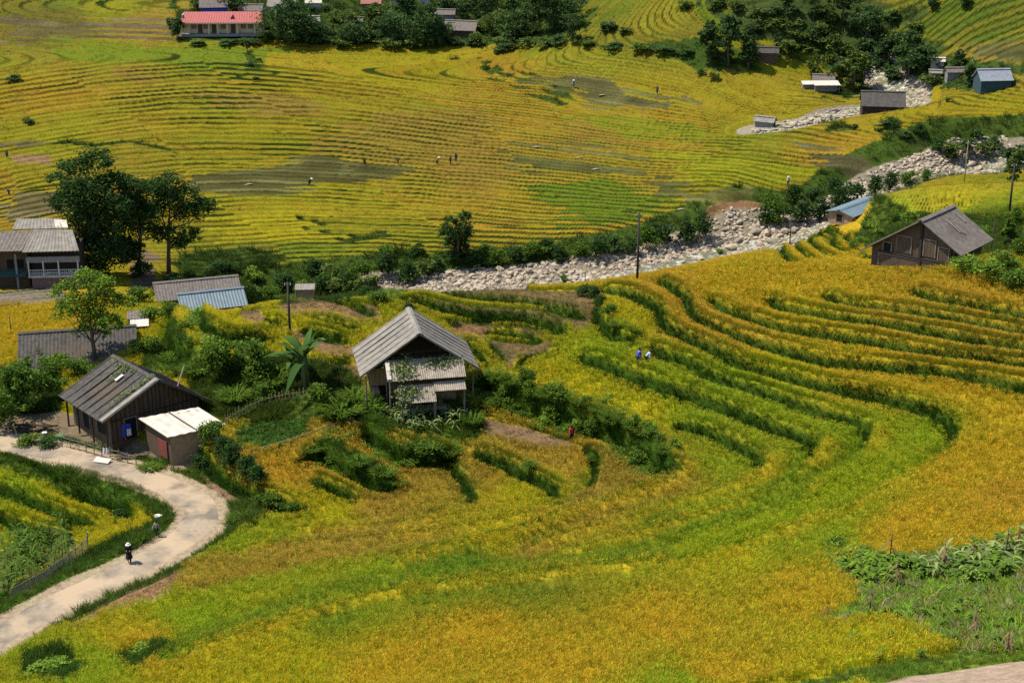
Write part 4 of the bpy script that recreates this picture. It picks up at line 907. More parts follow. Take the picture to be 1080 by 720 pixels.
# the dark roofed house by the road
p = xyz_at(172, 456, 39.9)
ha = math.radians(41)
froad = house('house', 'old plank house with a dark mossy roof beside the road bend', 'house', p, ha, 8.0, 5.4, 5.0, 2.35, 1.5, 4.75, M_ROOF_D, M_PLANK, inset=(.7, .4, 1.0), battens=7, batmat=M_ROOF_D, panel=.42, floor_z=-1.2, sag=.12,
  openings=[('door', 'f', -2.6, .95, 1.0, 1.8, M_BLACK), ('window', 'l', 2.2, 1.0, 1.6, 1.1, M_BLACK), ('door', 'l', 5.0, .95, 1.2, 1.8, M_BLACK)], posts=[(-4.9, .5, 2.4), (-4.9, 3.0, 2.4), (-4.9, 5.6, 2.4), (-4.9, 7.6, 2.4)])
pm = MB(); pm.slab((-5.4, .15, 2.47), (-5.4, .62, 2.47), (0, .62, 4.86), (0, .15, 4.86), .03); part('pale_edge_sheet', pm, M_ROOF_L, froad)
pm = MB(); pm.slab((-1.9, 4.0, 4.02), (-1.9, 4.35, 4.02), (-1.15, 4.35, 4.36), (-1.15, 4.0, 4.36), .03); part('patch_sheet', pm, M_ROOF_W, froad)
for (cx, cy, sx, sy, n_) in ((-1.0, 1.2, .9, .25, 160), (-2.8, 1.4, 1.0, .2, 160), (-.5, 5.0, .4, 1.5, 220), (-1.4, 4.9, .8, .2, 120)):
    Pv = np.stack([cx+rv.normal(0, sx*.6, n_), cy+rv.normal(0, sy*.6, n_), np.zeros(n_)], 1); Pv[:, 2] = 4.75+2.4*np.minimum(Pv[:, 0], 0)/5.4+.12+np.abs(rv.normal(0, .06, n_)); part('moss_patch', leaf_mesh('moss_patch', Pv, .16, ML_PALE, rv), ML_PALE, froad)
part('beam_end', MB().tube([(1.9, .4, 3.6), (4.0, 2.8, 4.3)], .06, 5), M_WOODG, froad)
# pale shed in front of it
A_, B_, C_, D_ = xyz_at(146, 441, 42.1), xyz_at(209, 429, 42.6), xyz_at(238, 447, 42.1), xyz_at(177, 461, 41.7)
sc_ = (A_+B_+C_+D_)/4; base_z = 39.5
shed = thing('shed', 'low shed with a nearly white flat sheet roof in front of the dark roofed house', 'shed', (sc_.x, sc_.y, base_z)); o_ = Vector((sc_.x, sc_.y, base_z))
q = [x-o_ for x in (A_, B_, C_, D_)]; part('roof', MB().slab(q[3], q[2], q[1], q[0], .08, .03, .8, 3, .05), M_ROOF_W, shed)
qi = [v_*.86 for v_ in q]
def wallq(a, b, mat, nm, h0=-.8): 
    d = (b-a); d.z = 0; nn_ = Vector((d.y, -d.x, 0)).normalized()*.08; mb = MB(); V = [Vector((a.x, a.y, h0)), Vector((b.x, b.y, h0)), Vector((b.x, b.y, b.z-.14)), Vector((a.x, a.y, a.z-.14))]
    mb.add(V+[v_-nn_ for v_ in V], [(0, 1, 2, 3), (7, 6, 5, 4), (0, 4, 5, 1), (1, 5, 6, 2), (2, 6, 7, 3), (3, 7, 4, 0)]); return part(nm, mb, mat, shed)
for k in range(4): qi[k].z = q[k].z+.06
wallq(qi[0], qi[3], M_PLANK, 'wall'); wallq(qi[3], qi[2], M_MUD, 'wall'); wallq(qi[2], qi[1], M_MUD, 'wall'); wallq(qi[1], qi[0], M_PLANK, 'wall')
dv = (qi[3]-qi[0]); dd = MB(); c_ = qi[0]+dv*.70+Vector((-.06, -.05, 0)); dd.box((c_.x, c_.y, .75), (.06, 1.3, 1.5), rz=math.atan2(-dv.x, dv.y)); M_REDW = simple('red_brown_boards', (.19, .05, .035), (.12, .035, .03), 3, .9, .2); part('door', dd, M_REDW, shed)
part('roof_seam', MB().tube([(q[0]+q[1])/2+Vector((0, 0, .06)), (q[3]+q[2])/2+Vector((0, 0, .06))], .05, 5), M_PLANK, shed)

# the barn on the right
p = xyz_at(966, 287, 50.9)
barn = house('barn', 'big dark plank barn with a grey brown roof on the right ridge', 'barn', p, math.radians(-40), 6.6, 5.6, 4.1, 1.0, 2.3, 4.75, M_ROOF_B, M_PLANK, inset=(.55, .4, .9), battens=0, floor_z=-1.2, sag=.10,
  openings=[('wall_panel', 'f', -1.6, 2.1, 1.3, 1.5, M_PLANK_M), ('wall_panel', 'f', .85, 2.2, 1.0, 1.5, M_PLANK_M), ('wall_panel', 'f', 2.2, 1.9, .9, 1.2, M_PLANK_M), ('window', 'f', -3.2, 1.6, .7, .8, M_BLACK), ('lower_wall', 'f', -.6, .35, 6.6, 1.1, M_PLANK)])
pm = MB(); pm.box((0, .47, 2.2), (.22, .14, 4.6)); pm.box((-.4, .46, 1.15), (7.2, .12, .14)); pm.box((2.9, .47, 1.5), (.14, .12, 2.4)); part('frame_beam', pm, M_WOODD, barn)
for (x, y, w_, h_) in ((1.6, 3.2, 1.5, .22), (2.1, 3.6, 1.0, .2), (1.1, 5.4, 1.3, .2)):
    zz = 4.75-(4.75-2.3)*x/4.1+.05; part('pale_patch', MB().slab((x+w_/2, y, zz-.6*w_/2), (x+w_/2, y+h_, zz-.6*w_/2), (x-w_/2, y+h_, zz+.6*w_/2), (x-w_/2, y, zz+.6*w_/2), .03), M_ROOF_L, barn)

# two storey house with balcony at the left edge
p = xyz_at(50, 306, 33.2); sc = F/((CAMZ-33.2)/.315)
bal = thing('balcony_house', 'two storey house with grey roofs and a white railed balcony at the left edge', 'house', p, math.radians(4))
part('brick_base', MB().box((1.0, 2.6, .1), (5.6, 4.4, 3.0)), M_BRICK, bal); part('wall', MB().box((.9, 3.4, 3.3), (5.8, 3.4, 3.4)), M_WOODD, bal); part('left_wall', MB().box((-5.0, 3.0, 2.3), (5.6, 4.0, 6.0)), M_PLANK, bal)
part('floor_slab', MB().box((1.0, 1.6, 1.7), (6.2, 3.2, .25)), M_WALL_W, bal); part('balcony_beam', MB().box((1.0, .05, 3.85), (6.3, .22, .7)), M_WALL_G, bal)
rm = MB(); rm.box((1.0, .04, 2.55), (6.1, .07, .08)); rm.box((1.0, .04, 2.15), (6.1, .05, .05))
for i in range(25): rm.box((-2.0+i*.25, .04, 2.2), (.04, .04, .75))
part('railing', rm, M_WALL_W, bal)
for x in (-1.95, -.2, 1.6, 3.9): part('post', MB().box((x, .0, 2.7), (.16, .16, 2.1)), M_WALL_W, bal)
for x in (-3.1, -4.3, -6.0): part('window', MB().box((x, .99, 3.1), (.8, .05, 1.1)), M_BLACK, bal)
for x in (-6.5, -3.4): part('post', MB().box((x, .1, 1.8), (.22, .22, 5.6)), M_WALL_G, bal)
part('awning', MB().slab((-7.5, -.4, 1.9), (-2.3, -.4, 1.9), (-2.3, .9, 2.5), (-7.5, .9, 2.5), .08), simple('green_awning', (.03, .075, .055), (.02, .05, .035), 2, .8, .1), bal)
ro = part('roof', MB().slab((-2.4, -.5, 5.0), (4.3, -.5, 5.05), (3.0, 3.2, 6.6), (-1.6, 3.2, 6.7), .12, .03, .45, 5, .06), M_ROOF_L, bal); part('roof', MB().slab((-9, -.3, 5.1), (-2.45, -.3, 5.1), (-1.65, 3.2, 6.55), (-9, 3.2, 6.55), .12, .03, .45, 5, .06), M_ROOF_B, bal); part('roof', MB().slab((-4.2, 3.4, 6.75), (1.8, 3.4, 6.75), (1.0, 5.4, 7.5), (-4.0, 5.4, 7.5), .12, .03, .45, 3), M_ROOF_L, bal)
part('roof', MB().slab((3.0, 6.3, 5.0), (-1.6, 6.3, 5.0), (-1.6, 3.25, 6.6), (3.0, 3.25, 6.6), .12, .03, .45, 3), M_ROOF_L, bal); part('pale_sheet', MB().slab((.9, 3.6, 6.85), (2.4, 3.6, 6.75), (2.0, 5.0, 7.35), (.5, 5.0, 7.45), .06), M_ROOF_W, bal)
solo('retaining_wall', MB().box((0, 0, 0), (10, .7, 1.6)).mesh('retaining_wall', M_STONE), 'dark stone retaining wall below the balcony house', 'wall', xyz_at(20, 317, 32.6), math.radians(3))

# two low houses with grey and blue roofs
p = xyz_at(206, 322, 34.4)
h1 = house('low_house', 'low house with a long brown grey roof behind the blue roofed one', 'house', xyz_at(163, 320, 34.3), math.radians(-72), 9.8, 2.6, 2.8, 1.0, 1.1, 2.5, M_ROOF_B, M_WALL_G, inset=(.3, .3, .4), openings=[('window', 'f', .3, 1.0, .8, .7, M_BLACK)])
h2 = house('low_house', 'low house with a pale blue sheet roof below the two dark trees', 'house', xyz_at(188, 331, 34.2), math.radians(-70), 7.6, 1.5, 2.6, 1.9, 1.0, 2.4, M_ROOF_BLUE, M_WALL_G, inset=(.3, .3, .4), openings=[('window', 'f', .3, 1.0, .8, .7, M_BLACK)], amp=.02)
part('downpipe', MB().tube([(1.9, -.05, -.4), (1.9, -.05, 1.5)], .07, 6), M_WALL_W, h2)
# dark roof behind the road house, white shelter, small roofs
h3 = house('long_house', 'long low house with a dark brown roof half hidden behind the leafy shrubs', 'house', xyz_at(22, 378, 39.6), math.radians(-78), 11.0, 3.6, 4.4, 1.0, .3, 2.6, M_ROOF_D, M_PLANK, inset=(.4, .4, .6), openings=[('window', 'r', 4, .4, 1.0, .5, M_BLACK)], sag=.1)
def shelter(label, u, v, z, w_, d_, h_, rz, roof, wall, group=None):
    t = thing('shelter', label, 'shelter', xyz_at(u, v, z), rz, group); part('roof', MB().slab((-w_/2, -d_/2, h_), (w_/2, -d_/2, h_), (w_/2, d_/2, h_+.35), (-w_/2, d_/2, h_+.35), .07, .015, .3, 2), roof, t)
    part('wall', MB().box((0, d_*.15, h_/2-.3), (w_*.86, d_*.5, h_-.3+.5)), wall, t)
    for sx in (-1, 1): part('post', MB().tube([(sx*w_*.46, -d_*.42, -.5), (sx*w_*.46, -d_*.42, h_)], .06, 5), M_WOODG, t)
    return t
shelter('small white roofed shelter on the stream bank behind the left pole', 322, 310, 27.2, 2.6, 1.5, .85, 0.05, M_ROOF_L, M_WALL_G)
shelter('tiny dark roofed lean to between the leafy tree and the yellow plot', 146, 345, 39.4, 2.0, 1.6, 1.2, .2, M_ROOF_B, M_PLANK); shelter('tiny white topped lean to above the dark mossy roof', 148, 352, 39.6, 1.8, 1.2, 1.0, .2, M_ROOF_W, M_PLANK)
house('stream_shed', 'long shed with a pale blue roof on the near bank of the stream', 'shed', xyz_at(884, 233, 39.2), math.radians(-42), 9.2, 1.9, 2.1, .95, .85, 1.4, M_ROOF_BLUE, M_MUD, inset=(.3, .3, .3), openings=[('door', 'f', 0, .35, .8, .9, M_BLACK)], amp=.02)

# ---------------------------------------------------------------- far village and scattered far huts
sp = gpos(235, 41, .75)
sch = thing('schoolhouse', 'long cream building with a red roof and a pillared front', 'school', sp, math.radians(2)); Ls = 15.8
part('wall', MB().box((0, 2.8, 1.0), (Ls-.6, 3.6, 3.0)), M_WALL_Y, sch); part('floor', MB().box((0, 1.2, -.2), (Ls, 3.0, .5)), M_WALL_G, sch)
part('roof', MB().slab((-Ls/2, -.3, 2.25), (Ls/2, -.3, 2.25), (Ls/2-.3, 2.9, 3.9), (-Ls/2+.3, 2.9, 3.9), .12, .03, .5, 3), M_ROOF_RED, sch); part('roof', MB().slab((Ls/2, 6.0, 2.3), (-Ls/2, 6.0, 2.3), (-Ls/2+.3, 2.95, 3.9), (Ls/2-.3, 2.95, 3.9), .12, .03, .5, 3), M_ROOF_RED, sch)
part('gable_wall', MB().prism([(0, -1), (0.2, -1), (0.2, 3.6), (0, 3.6)], 1.0, 4.6), M_WALL_W, sch).location = (-Ls/2+.05, 0, 0); part('eave_board', MB().box((0, -.28, 2.1), (Ls, .1, .25)), M_WALL_Y, sch)
for x in (-6.4, -2.6, -.9, 1.0, 2.9, 6.3): part('pillar', MB().box((x, .1, 1.0), (.28, .28, 2.2)), M_WALL_Y, sch)
for x in (-4.4, -1.7, 2.0): part('door', MB().box((x, .98, .95), (.9, .06, 1.9)), M_PLANK, sch)
for x in (-5.6, -3.3, .1, 4.0, 5.4): part('window', MB().box((x, .98, 1.3), (1.0, .06, .9)), M_BRICK, sch)
part('dormer', MB().prism([(-.45, 0), (.45, 0), (0, .6)], .7, 1.9), M_PLANK, sch).location = (2.0, 0, 2.9)
def far_house(label, u, v, wpx, roof, wall, head=80, ht=1.0, name='house', hang=0):
    b_ = gpos(u, v, -.1); dep = b_.y*CP-(b_.z-CAMZ)*SP; Lm = wpx/F*dep; a = math.radians(head); half = Lm*.30*ht
    off = Vector((-math.sin(a), math.cos(a), 0))*(-Lm/2)
    hh = 1.25*ht
    return house(name, label, 'house' if name == 'house' else 'hut', b_+off, a, Lm, half, half, hh, hh, hh+half*.75, roof, wall, inset=(.25, .25, .35), openings=[('door', 'r' if head > 0 else 'l', Lm*.4, .7*ht, .7, 1.2*ht, M_BLACK), ('window', 'r' if head > 0 else 'l', Lm*.7, .75*ht, .6, .5, M_BLACK), ('window', 'f', 0, .8*ht, .6, .5, M_BLACK)], amp=0, sag=0, group=None)
far_house('grey roofed house with a vivid blue gable behind the red roof', 226, 15, 30, M_ROOF_B, simple('blue_paint', (.03, .06, .33), (.02, .045, .25), 2, .8, 0), 98, 1.3)
far_house('grey roofed house just behind the right half of the red roof', 266, 17, 26, M_ROOF_B, M_WALL_G, 84); far_house('pale roofed village house with white wall left of the big round tree', 299, 12, 32, M_ROOF_L, M_WALL_W, 86)
far_house('pale grey roofed house peeking right of the big round tree', 327, 28, 22, M_ROOF_L, M_WALL_G, 96); far_house('white walled house at the top edge above the round tree', 331, 8, 18, M_ROOF_W, M_WALL_W, 92); far_house('small grey house in the trees with pale wall right of the bright shrub', 374, 28, 20, M_ROOF_B, M_WALL_W, 85)
far_house('red brown house with white stripes at the top edge of the village', 392, 9, 22, simple('rust_roof', (.30, .13, .09), (.2, .09, .07), 2, .9, .1), M_BRICK, 88); far_house('pale roofed house at the top edge left of the dark grove', 423, 5, 24, M_ROOF_L, M_WALL_W, 95); far_house('bright white house at the very top beside the dark grove', 448, 3, 14, M_ROOF_W, M_WALL_W, 80, 1.2)
far_house('thatch brown house standing among banana trees right of the tall village tree', 487, 37, 36, M_ROOF_B, M_PLANK, 76, 1.1); far_house('dim grey house behind the thatch brown one', 470, 22, 22, M_ROOF_B, M_WALL_G, 84)
far_house('dark peaked hut beside the right side of the tree clump', 809, 62, 24, M_ROOF_D, M_PLANK, 82, 1.0, 'hut'); far_house('grey roofed house with a pale front under young trees by the side stream', 868, 90, 24, M_ROOF_B, M_WALL_G, 84)
shelter('white sheet roof in front of the grey house by the side stream', 871, 94, 38.6, 4.6, 2.6, .9, .03, M_ROOF_W, M_WALL_G); shelter('small white awning left of the side stream house', 852, 93, 38.6, 2.2, 1.6, .8, .05, M_ROOF_W, M_WALL_G)
far_house('small grey hut with a pale end roof at the foot of the side stream', 807, 131, 23, M_ROOF_L, M_WALL_G, 62, .95, 'hut'); far_house('black roofed farmhouse on a knoll beside the side stream', 930, 118, 46, M_ROOF_D, M_WOODD, 82, 1.25); far_house('small dark roof rising behind the black farmhouse', 940, 106, 17, M_ROOF_D, M_WOODD, 80, 1.0, 'hut')
far_house('blue grey roofed house at the far right above yellow fields', 1046, 92, 36, simple('slate_blue_roof', (.21, .23, .26), (.15, .165, .19), 2, .8, .1), simple('teal_wall', (.035, .065, .08), (.025, .05, .06), 2, .9, 0), 96, 1.25); shelter('white lean to at the right end of the blue grey house', 1068, 91, 42.6, 2.4, 1.8, .7, -.1, M_ROOF_W, M_WALL_G)
far_house('white house half hidden in trees at the far right', 988, 72, 16, M_ROOF_W, M_WALL_W, 85); far_house('grey farm roof in trees left of the blue grey house', 1006, 82, 20, M_ROOF_B, M_WALL_G, 95); far_house('small pale farm roof beside the far right stream trees', 986, 84, 14, M_ROOF_L, M_WALL_G, 80)
# ---------------------------------------------------------------- trees
def scale_at(p): return F/(p.y*CP-(p.z-CAMZ)*SP)
def px_tree(name, label, u, v, wpx, hpx, seed, mat, n, leaf, **kw):
    p = gpos(u, v); s = scale_at(p); return tree(name, label, p, hpx/s/.97, wpx/s, seed, mat, n, leaf, **kw)
p = gpos(106, 292); s = scale_at(p)
def plob(lst, u0, v0, s, r): # lobes given in picture offsets from the foot (px), radius px
    return [((u-u0)/s, r.uniform(-.9, .9)*rad/s, (v0-v)/s/.96, rad/s, rad/s*.95, rad/s*.85) for u, v, rad in lst]
rr_ = np.random.default_rng(1)
tree('tree', 'tallest dark tree with billowing crown beside the balcony house', p, 14, 9, 41, ML_DARK, 24000, .40, plob([(84,183,15),(108,178,17),(96,202,22),(125,200,18),(84,215,18),(112,226,24),(90,240,20),(130,232,18),(105,252,24),(120,262,20),(95,268,16),(122,178,8),(100,282,18),(118,276,18),(84,262,15),(108,205,20),(72,212,10),(70,190,9),(132,215,14)], 106, 292, s, rr_), r0=.34)
p = gpos(178, 288); s = scale_at(p)
tree('tree', 'looser dark tree with bare lower trunk right of the tallest one', p, 12, 11, 42, ML_DARK, 11000, .38, plob([(188,195,14),(170,205,15),(202,208,16),(215,222,14),(180,222,18),(198,232,17),(165,230,16),(226,220,8),(205,250,12),(178,246,14),(190,262,11),(160,248,12),(150,215,14)], 178, 288, s, rr_), r0=.26)
p = gpos(146, 290); s = scale_at(p)
tree('tree', 'dark tree with slim trunk filling the gap between the two larger crowns', p, 10, 7, 43, ML_DARK, 9000, .40, plob([(148,205,16),(140,222,18),(155,232,16),(138,245,17),(150,198,12),(132,258,12),(138,270,12),(146,262,12)], 146, 290, s, rr_), r0=.2)
p = gpos(101, 384); s = scale_at(p)
tree('tree', 'bright leafy tree standing behind the ridge of the dark mossy roof', p, 8, 8, 44, ML_LIGHT, 9000, .26, plob([(75,308,14),(98,298,15),(118,300,12),(85,322,17),(110,320,17),(130,318,12),(72,330,11),(100,338,16),(122,338,13),(142,322,10),(90,350,9),(112,352,8)], 101, 384, s, rr_), r0=.20)
p = gpos(482, 275); s = scale_at(p)
tree('bamboo_clump', 'dark twin topped bamboo clump alone on the far stream bank', p, 7, 4, 45, ML_DARK, 6000, .34, plob([(476,232,9),(490,228,7),(491,236,8),(474,243,10),(488,248,10),(478,256,11),(487,262,10),(477,268,9)], 482, 275, s, rr_), r0=.16, cat='bamboo')
FT = [ # village and valley trees: name, label, u, v, w, h, seed, material, leaves
 ('tree','big round dark tree at the right end of the red roofed building',305,46,56,42,51,ML_FAR,3600),
 ('tree','broad dark tree above the rice edge in the middle of the village',451,49,46,40,52,ML_FAR,3200),
 ('tree','bright green tree between the round tree and the grey village houses',366,34,22,20,53,ML_FARL,900),
 ('tree','low dark tree in the village right beside the big round tree',338,47,26,22,54,ML_FAR,1000),
 ('tree','mid green village tree at the foot of the red brown house',398,30,30,24,55,ML_FARL,1100),
 ('tree','dark tree before the small grey village house',372,47,34,18,56,ML_FAR,1100),
 ('tree','dull green tree left of the broad village tree',414,45,36,24,57,ML_FAR,1200),
 ('tree','dark tree on the upper edge above the broad village tree',432,22,34,26,58,ML_FAR,1100),
 ('tree','nearly black tree at the top edge left of the thatch brown house',470,12,36,30,59,ML_FAR,1200),
 ('tree','slim tree behind the thatch brown house',490,24,20,22,60,ML_FAR,800),
 ('tree','wide dark tree in the top grove above the thatch brown house',520,14,44,30,61,ML_FAR,1500),
 ('tree','yellowish green tree right of the thatch brown house',521,38,28,24,62,ML_FARL,1000),
 ('tree','dark leafy tree below the grove right of the yellowish one',546,42,34,26,63,ML_FAR,1100),
 ('tree','huge shadowy tree in the grove at the top beside the green terraced spur',584,32,52,44,64,ML_FAR,2600),
 ('tree','shadowy tree at the left of the huge grove tree',556,22,34,30,65,ML_FAR,1200),
 ('tree','thin dark tree at the foot of the green terraced spur',604,46,22,30,66,ML_FAR,900),
 ('tree','small dark tree just left of the red roofed building',188,42,18,22,67,ML_FAR,700),
 ('tree','dark tree between the two grey roofs behind the red roof',246,16,22,18,68,ML_FAR,700),
 ('tree','tree at the top edge between pale roof and white walled house',316,10,22,16,69,ML_FAR,600),
 ('tree','small green tree behind the left end of the red roof',208,12,18,14,70,ML_FARL,500),
 ('tree','left rounded tree of the clump on the valley spur',748,68,30,42,71,ML_FAR,1800),
 ('tree','tallest middle tree of the clump on the valley spur',768,70,34,50,72,ML_FAR,2200),
 ('tree','right tree of the clump on the valley spur by the dark hut',789,72,28,44,73,ML_FAR,1600),
 ('tree','tall very dark tree cut by the top edge above the side stream',890,26,30,40,74,ML_FAR,1900),
 ('tree','dark spreading tree with feathery top beside the side stream',914,55,46,46,75,ML_FAR,2400),
 ('tree','broad dull green tree right of the side stream',958,80,58,46,76,ML_FAR,2800),
 ('tree','dark tree hanging over the right bank of the side stream',930,72,30,32,77,ML_FAR,1300),
 ('tree','young loose tree left of the grey stream house',860,82,22,26,78,ML_FARL,700),
 ('tree','mid green tree right of the grey house by the stream',900,96,34,40,79,ML_FARL,1700),
 ('tree','leaning dark tree behind the grey house by the stream',885,92,26,30,80,ML_FAR,1000),
 ('tree','feathery olive tree above the grey stream house',880,66,26,28,81,ML_FARL,900),
 ('tree','dark column tree at the top edge left of the very dark one',858,20,20,28,82,ML_FAR,900),
 ('tree','dark tree at the top edge far left of the hillside scrub',830,16,24,24,83,ML_FAR,900),
 ('tree','round topped tree at the top edge on the right hillside',982,10,18,16,84,ML_FAR,700),
 ('tree','second round topped tree at the top edge farther right',1017,10,18,16,85,ML_FAR,700),
 ('tree','dark tree left of the blue grey house',1022,90,18,20,86,ML_FAR,700),
 ('tree','dark tree behind the far right farm roofs',1010,72,24,18,87,ML_FAR,800),
 ('tree','light tree on the right stream bank at the picture edge',1070,192,24,32,88,ML_FARL,900),
 ('tree','dark bushy tree at the right edge above the stream',1066,172,26,20,89,ML_FAR,900),
 ('tree','small bright tree behind the barn near the tall pole',1062,262,18,30,90,ML_MID,900),
]
for nm, lb, u, v, w_, h_, sd_, mt, n_ in FT:
    px_tree(nm, lb, u, v, w_*(1.25 if u < 700 else .9), h_*1.05, sd_, mt, int(n_*2.4), .50 if n_ > 1000 else .40, trunk_h=-.06)

# ---------------------------------------------------------------- bushes
BM = {k: [bush_mesh(400+i*7+j*31, mt, n_, lf) for i in range(4)] for j, (k, mt, n_, lf) in enumerate((('dark', ML_DARK, 1700, .08), ('mid', ML_MID, 1600, .08), ('light', ML_LIGHT, 1500, .08), ('far', ML_FAR, 700, .13), ('farl', ML_FARL, 650, .13), ('grassy', ML_GRASSY, 1700, .10)))}
def bush(u, v, wpx, hpx, kind, label, group=None, name='bush', dz=-.1):
    p = gpos(u, v, dz); s = scale_at(p); return solo(name, random.choice(BM[kind]), label, 'bush', p, random.uniform(0, 6.28), (wpx/s, wpx/s*.9, hpx/s), group)
def clump_mesh(seed):
    r = np.random.default_rng(seed); V = []; Fs = []; T = []
    for i in range(230):
        an = r.uniform(0, 6.283); q = .36*math.sqrt(r.uniform(0, 1)); bl = r.uniform(.45, .95)*(1-.8*q)
        o = len(V); az = an+r.normal(0, .7); d = np.array([math.cos(az), math.sin(az), 0]); sd_ = np.array([-d[1], d[0], 0]); p0 = np.array([math.cos(an)*q, math.sin(an)*q, 0]); t0 = r.uniform(.15, .9)
        for k in range(4):
            t = k/3; p = p0+d*bl*(.18*t+.42*t*t)+np.array([0, 0, bl*(t-.38*t*t*t)]); w_ = .030*(1-.85*t); V += [p-sd_*w_, p+sd_*w_]; T += [t0*(.7+.3*t)]*2
        for k in range(3): Fs.append((o+2*k, o+2*k+1, o+2*k+3, o+2*k+2))
    me = mesh_np('bush', V, Fs, 4); me.materials.append(ML_GRASSY); at_ = me.attributes.new('lc', 'FLOAT', 'POINT'); at_.data.foreach_set('value', np.array(T, np.float32)); return me
BM['grassy'] = [clump_mesh(470+i) for i in range(5)]
random.seed(21)
for u, v, w_, h_ in [(500,277,30,16),(521,275,30,20),(543,273,30,20),(565,271,32,22),(588,270,30,20),(609,268,30,22),(629,266,28,22),(648,263,30,24),(664,262,24,22),(683,255,30,26),(702,252,30,26),(722,249,30,28),(743,248,30,32),(512,270,26,14),(575,263,26,14),(637,257,26,16),(690,245,24,16),(734,238,24,18)]:
    bush(u, v, w_, h_, random.choice(['dark', 'far', 'mid']), 'dark rounded bush in the long hedge along the far bank of the stones', 'hedge bushes along the far stream bank')
for u, v, w_, h_ in [(806,232,26,26),(822,234,30,32),(842,232,32,34),(862,228,32,34),(882,222,32,34),(899,216,28,34),(812,214,26,16),(836,210,28,18),(858,206,28,18),(880,200,26,18),(920,204,26,26),(938,198,26,24),(955,192,24,20),(972,187,22,16)]:
    bush(u, v, w_, h_, random.choice(['dark', 'mid', 'dark', 'far']), 'leafy bush in the thick green row above the eroded bank upstream', 'bushes above the eroded bank')
for u, v, w_, h_ in [(366,300,30,22),(385,294,34,26),(405,288,36,30),(428,292,34,28),(446,286,34,26),(352,290,30,18),(330,284,30,16),(410,272,28,16),(442,270,26,16),(460,281,26,18),(270,292,34,18),(298,298,36,18),(240,286,34,18),(318,303,26,16),(222,296,30,18),(262,306,30,18),(285,310,30,16),(340,304,30,18),(355,306,30,18),(375,304,30,18),(392,300,28,18),(345,296,30,16)]:
    bush(u, v, w_, h_, random.choice(['farl', 'mid', 'light', 'dark']), 'green bush in the scrub on the low far bank left of the bamboo clump', 'scrub on the low far bank')
for u, v, w_, h_ in [(1003,162,30,18),(1020,156,30,18),(1040,160,30,18),(990,152,26,14),(968,140,22,12),(955,146,20,10),(1050,150,24,14),(1030,140,20,10),(940,134,26,12),(1075,160,22,16)]:
    bush(u, v, w_, h_, random.choice(['far', 'farl', 'dark']), 'dark bush beside the upper stream near the small crossarm pole', 'bushes beside the upper stream')
for u, v, w_, h_ in [(815,30,30,14),(838,36,30,16),(860,44,30,18),(845,56,34,14),(870,52,30,18),(885,60,28,18),(800,20,28,12),(778,12,28,12),(900,30,26,16),(940,22,26,14),(965,34,26,12),(755,10,28,12),(840,20,26,14),(875,30,24,14),(720,10,24,10),(828,56,34,14),(848,48,30,16),(865,40,30,18),(815,18,28,14),(870,20,28,16),(905,66,34,22),(945,52,34,22),(975,62,34,20),(940,84,30,18),(980,90,30,14),(890,74,30,18),(900,84,28,16),(985,74,28,16),(795,34,26,10)]:
    bush(u, v, w_, h_, random.choice(['far', 'farl', 'farl']), 'dull green scrub bush on the shaded hillside at the top right', 'scrub bushes on the top right hillside')
for u, v, w_, h_ in [(355,46,24,12),(388,46,24,14),(425,48,24,12),(480,48,24,10),(505,49,24,14),(530,50,26,12),(555,50,28,14),(575,50,24,12),(528,56,22,9),(620,50,30,9),(648,52,30,9),(675,54,30,9),(700,56,30,9),(722,60,26,10),(640,34,30,12),(660,36,22,8),(278,46,18,12),(236,47,40,6),(208,47,30,6),(262,47,30,6),(332,18,20,12),(352,24,22,14),(385,20,18,10),(440,40,20,12),(410,18,20,12),(455,14,20,12),(500,12,20,14),(545,14,24,18),(570,8,24,16),(600,16,20,18),(318,38,24,12),(350,36,24,12),(362,52,28,11),(398,44,26,14),(410,52,30,11),(436,52,28,11),(466,44,26,12),(496,50,28,9),(508,34,26,14),(540,32,28,14),(560,38,30,14),(590,48,30,12),(540,54,30,9),(585,14,28,16),(610,30,22,16),(530,22,28,14),(510,22,26,12),(440,16,24,11),(415,12,20,9),(345,12,18,8),(280,30,20,11),(258,34,24,6),(222,28,20,6),(180,30,18,11)]:
    bush(u, v, w_, h_, random.choice(['far', 'farl']), 'small dark bush in the hedges and gardens along the village edge', 'bushes along the village edge')
for u, v, w_, h_ in [(268,86,12,6),(262,70,12,5),(275,66,10,5),(740,78,14,6),(752,84,16,9),(930,136,26,10),(880,134,14,8),(900,136,10,7),(1000,152,10,7),(1000,108,10,6),(15,86,24,8),(30,130,18,6),(110,160,14,5)]:
    bush(u, v, w_, h_, random.choice(['farl', 'far']), 'lone small bush on a bank among the distant rice strips', 'lone bushes among the distant strips')
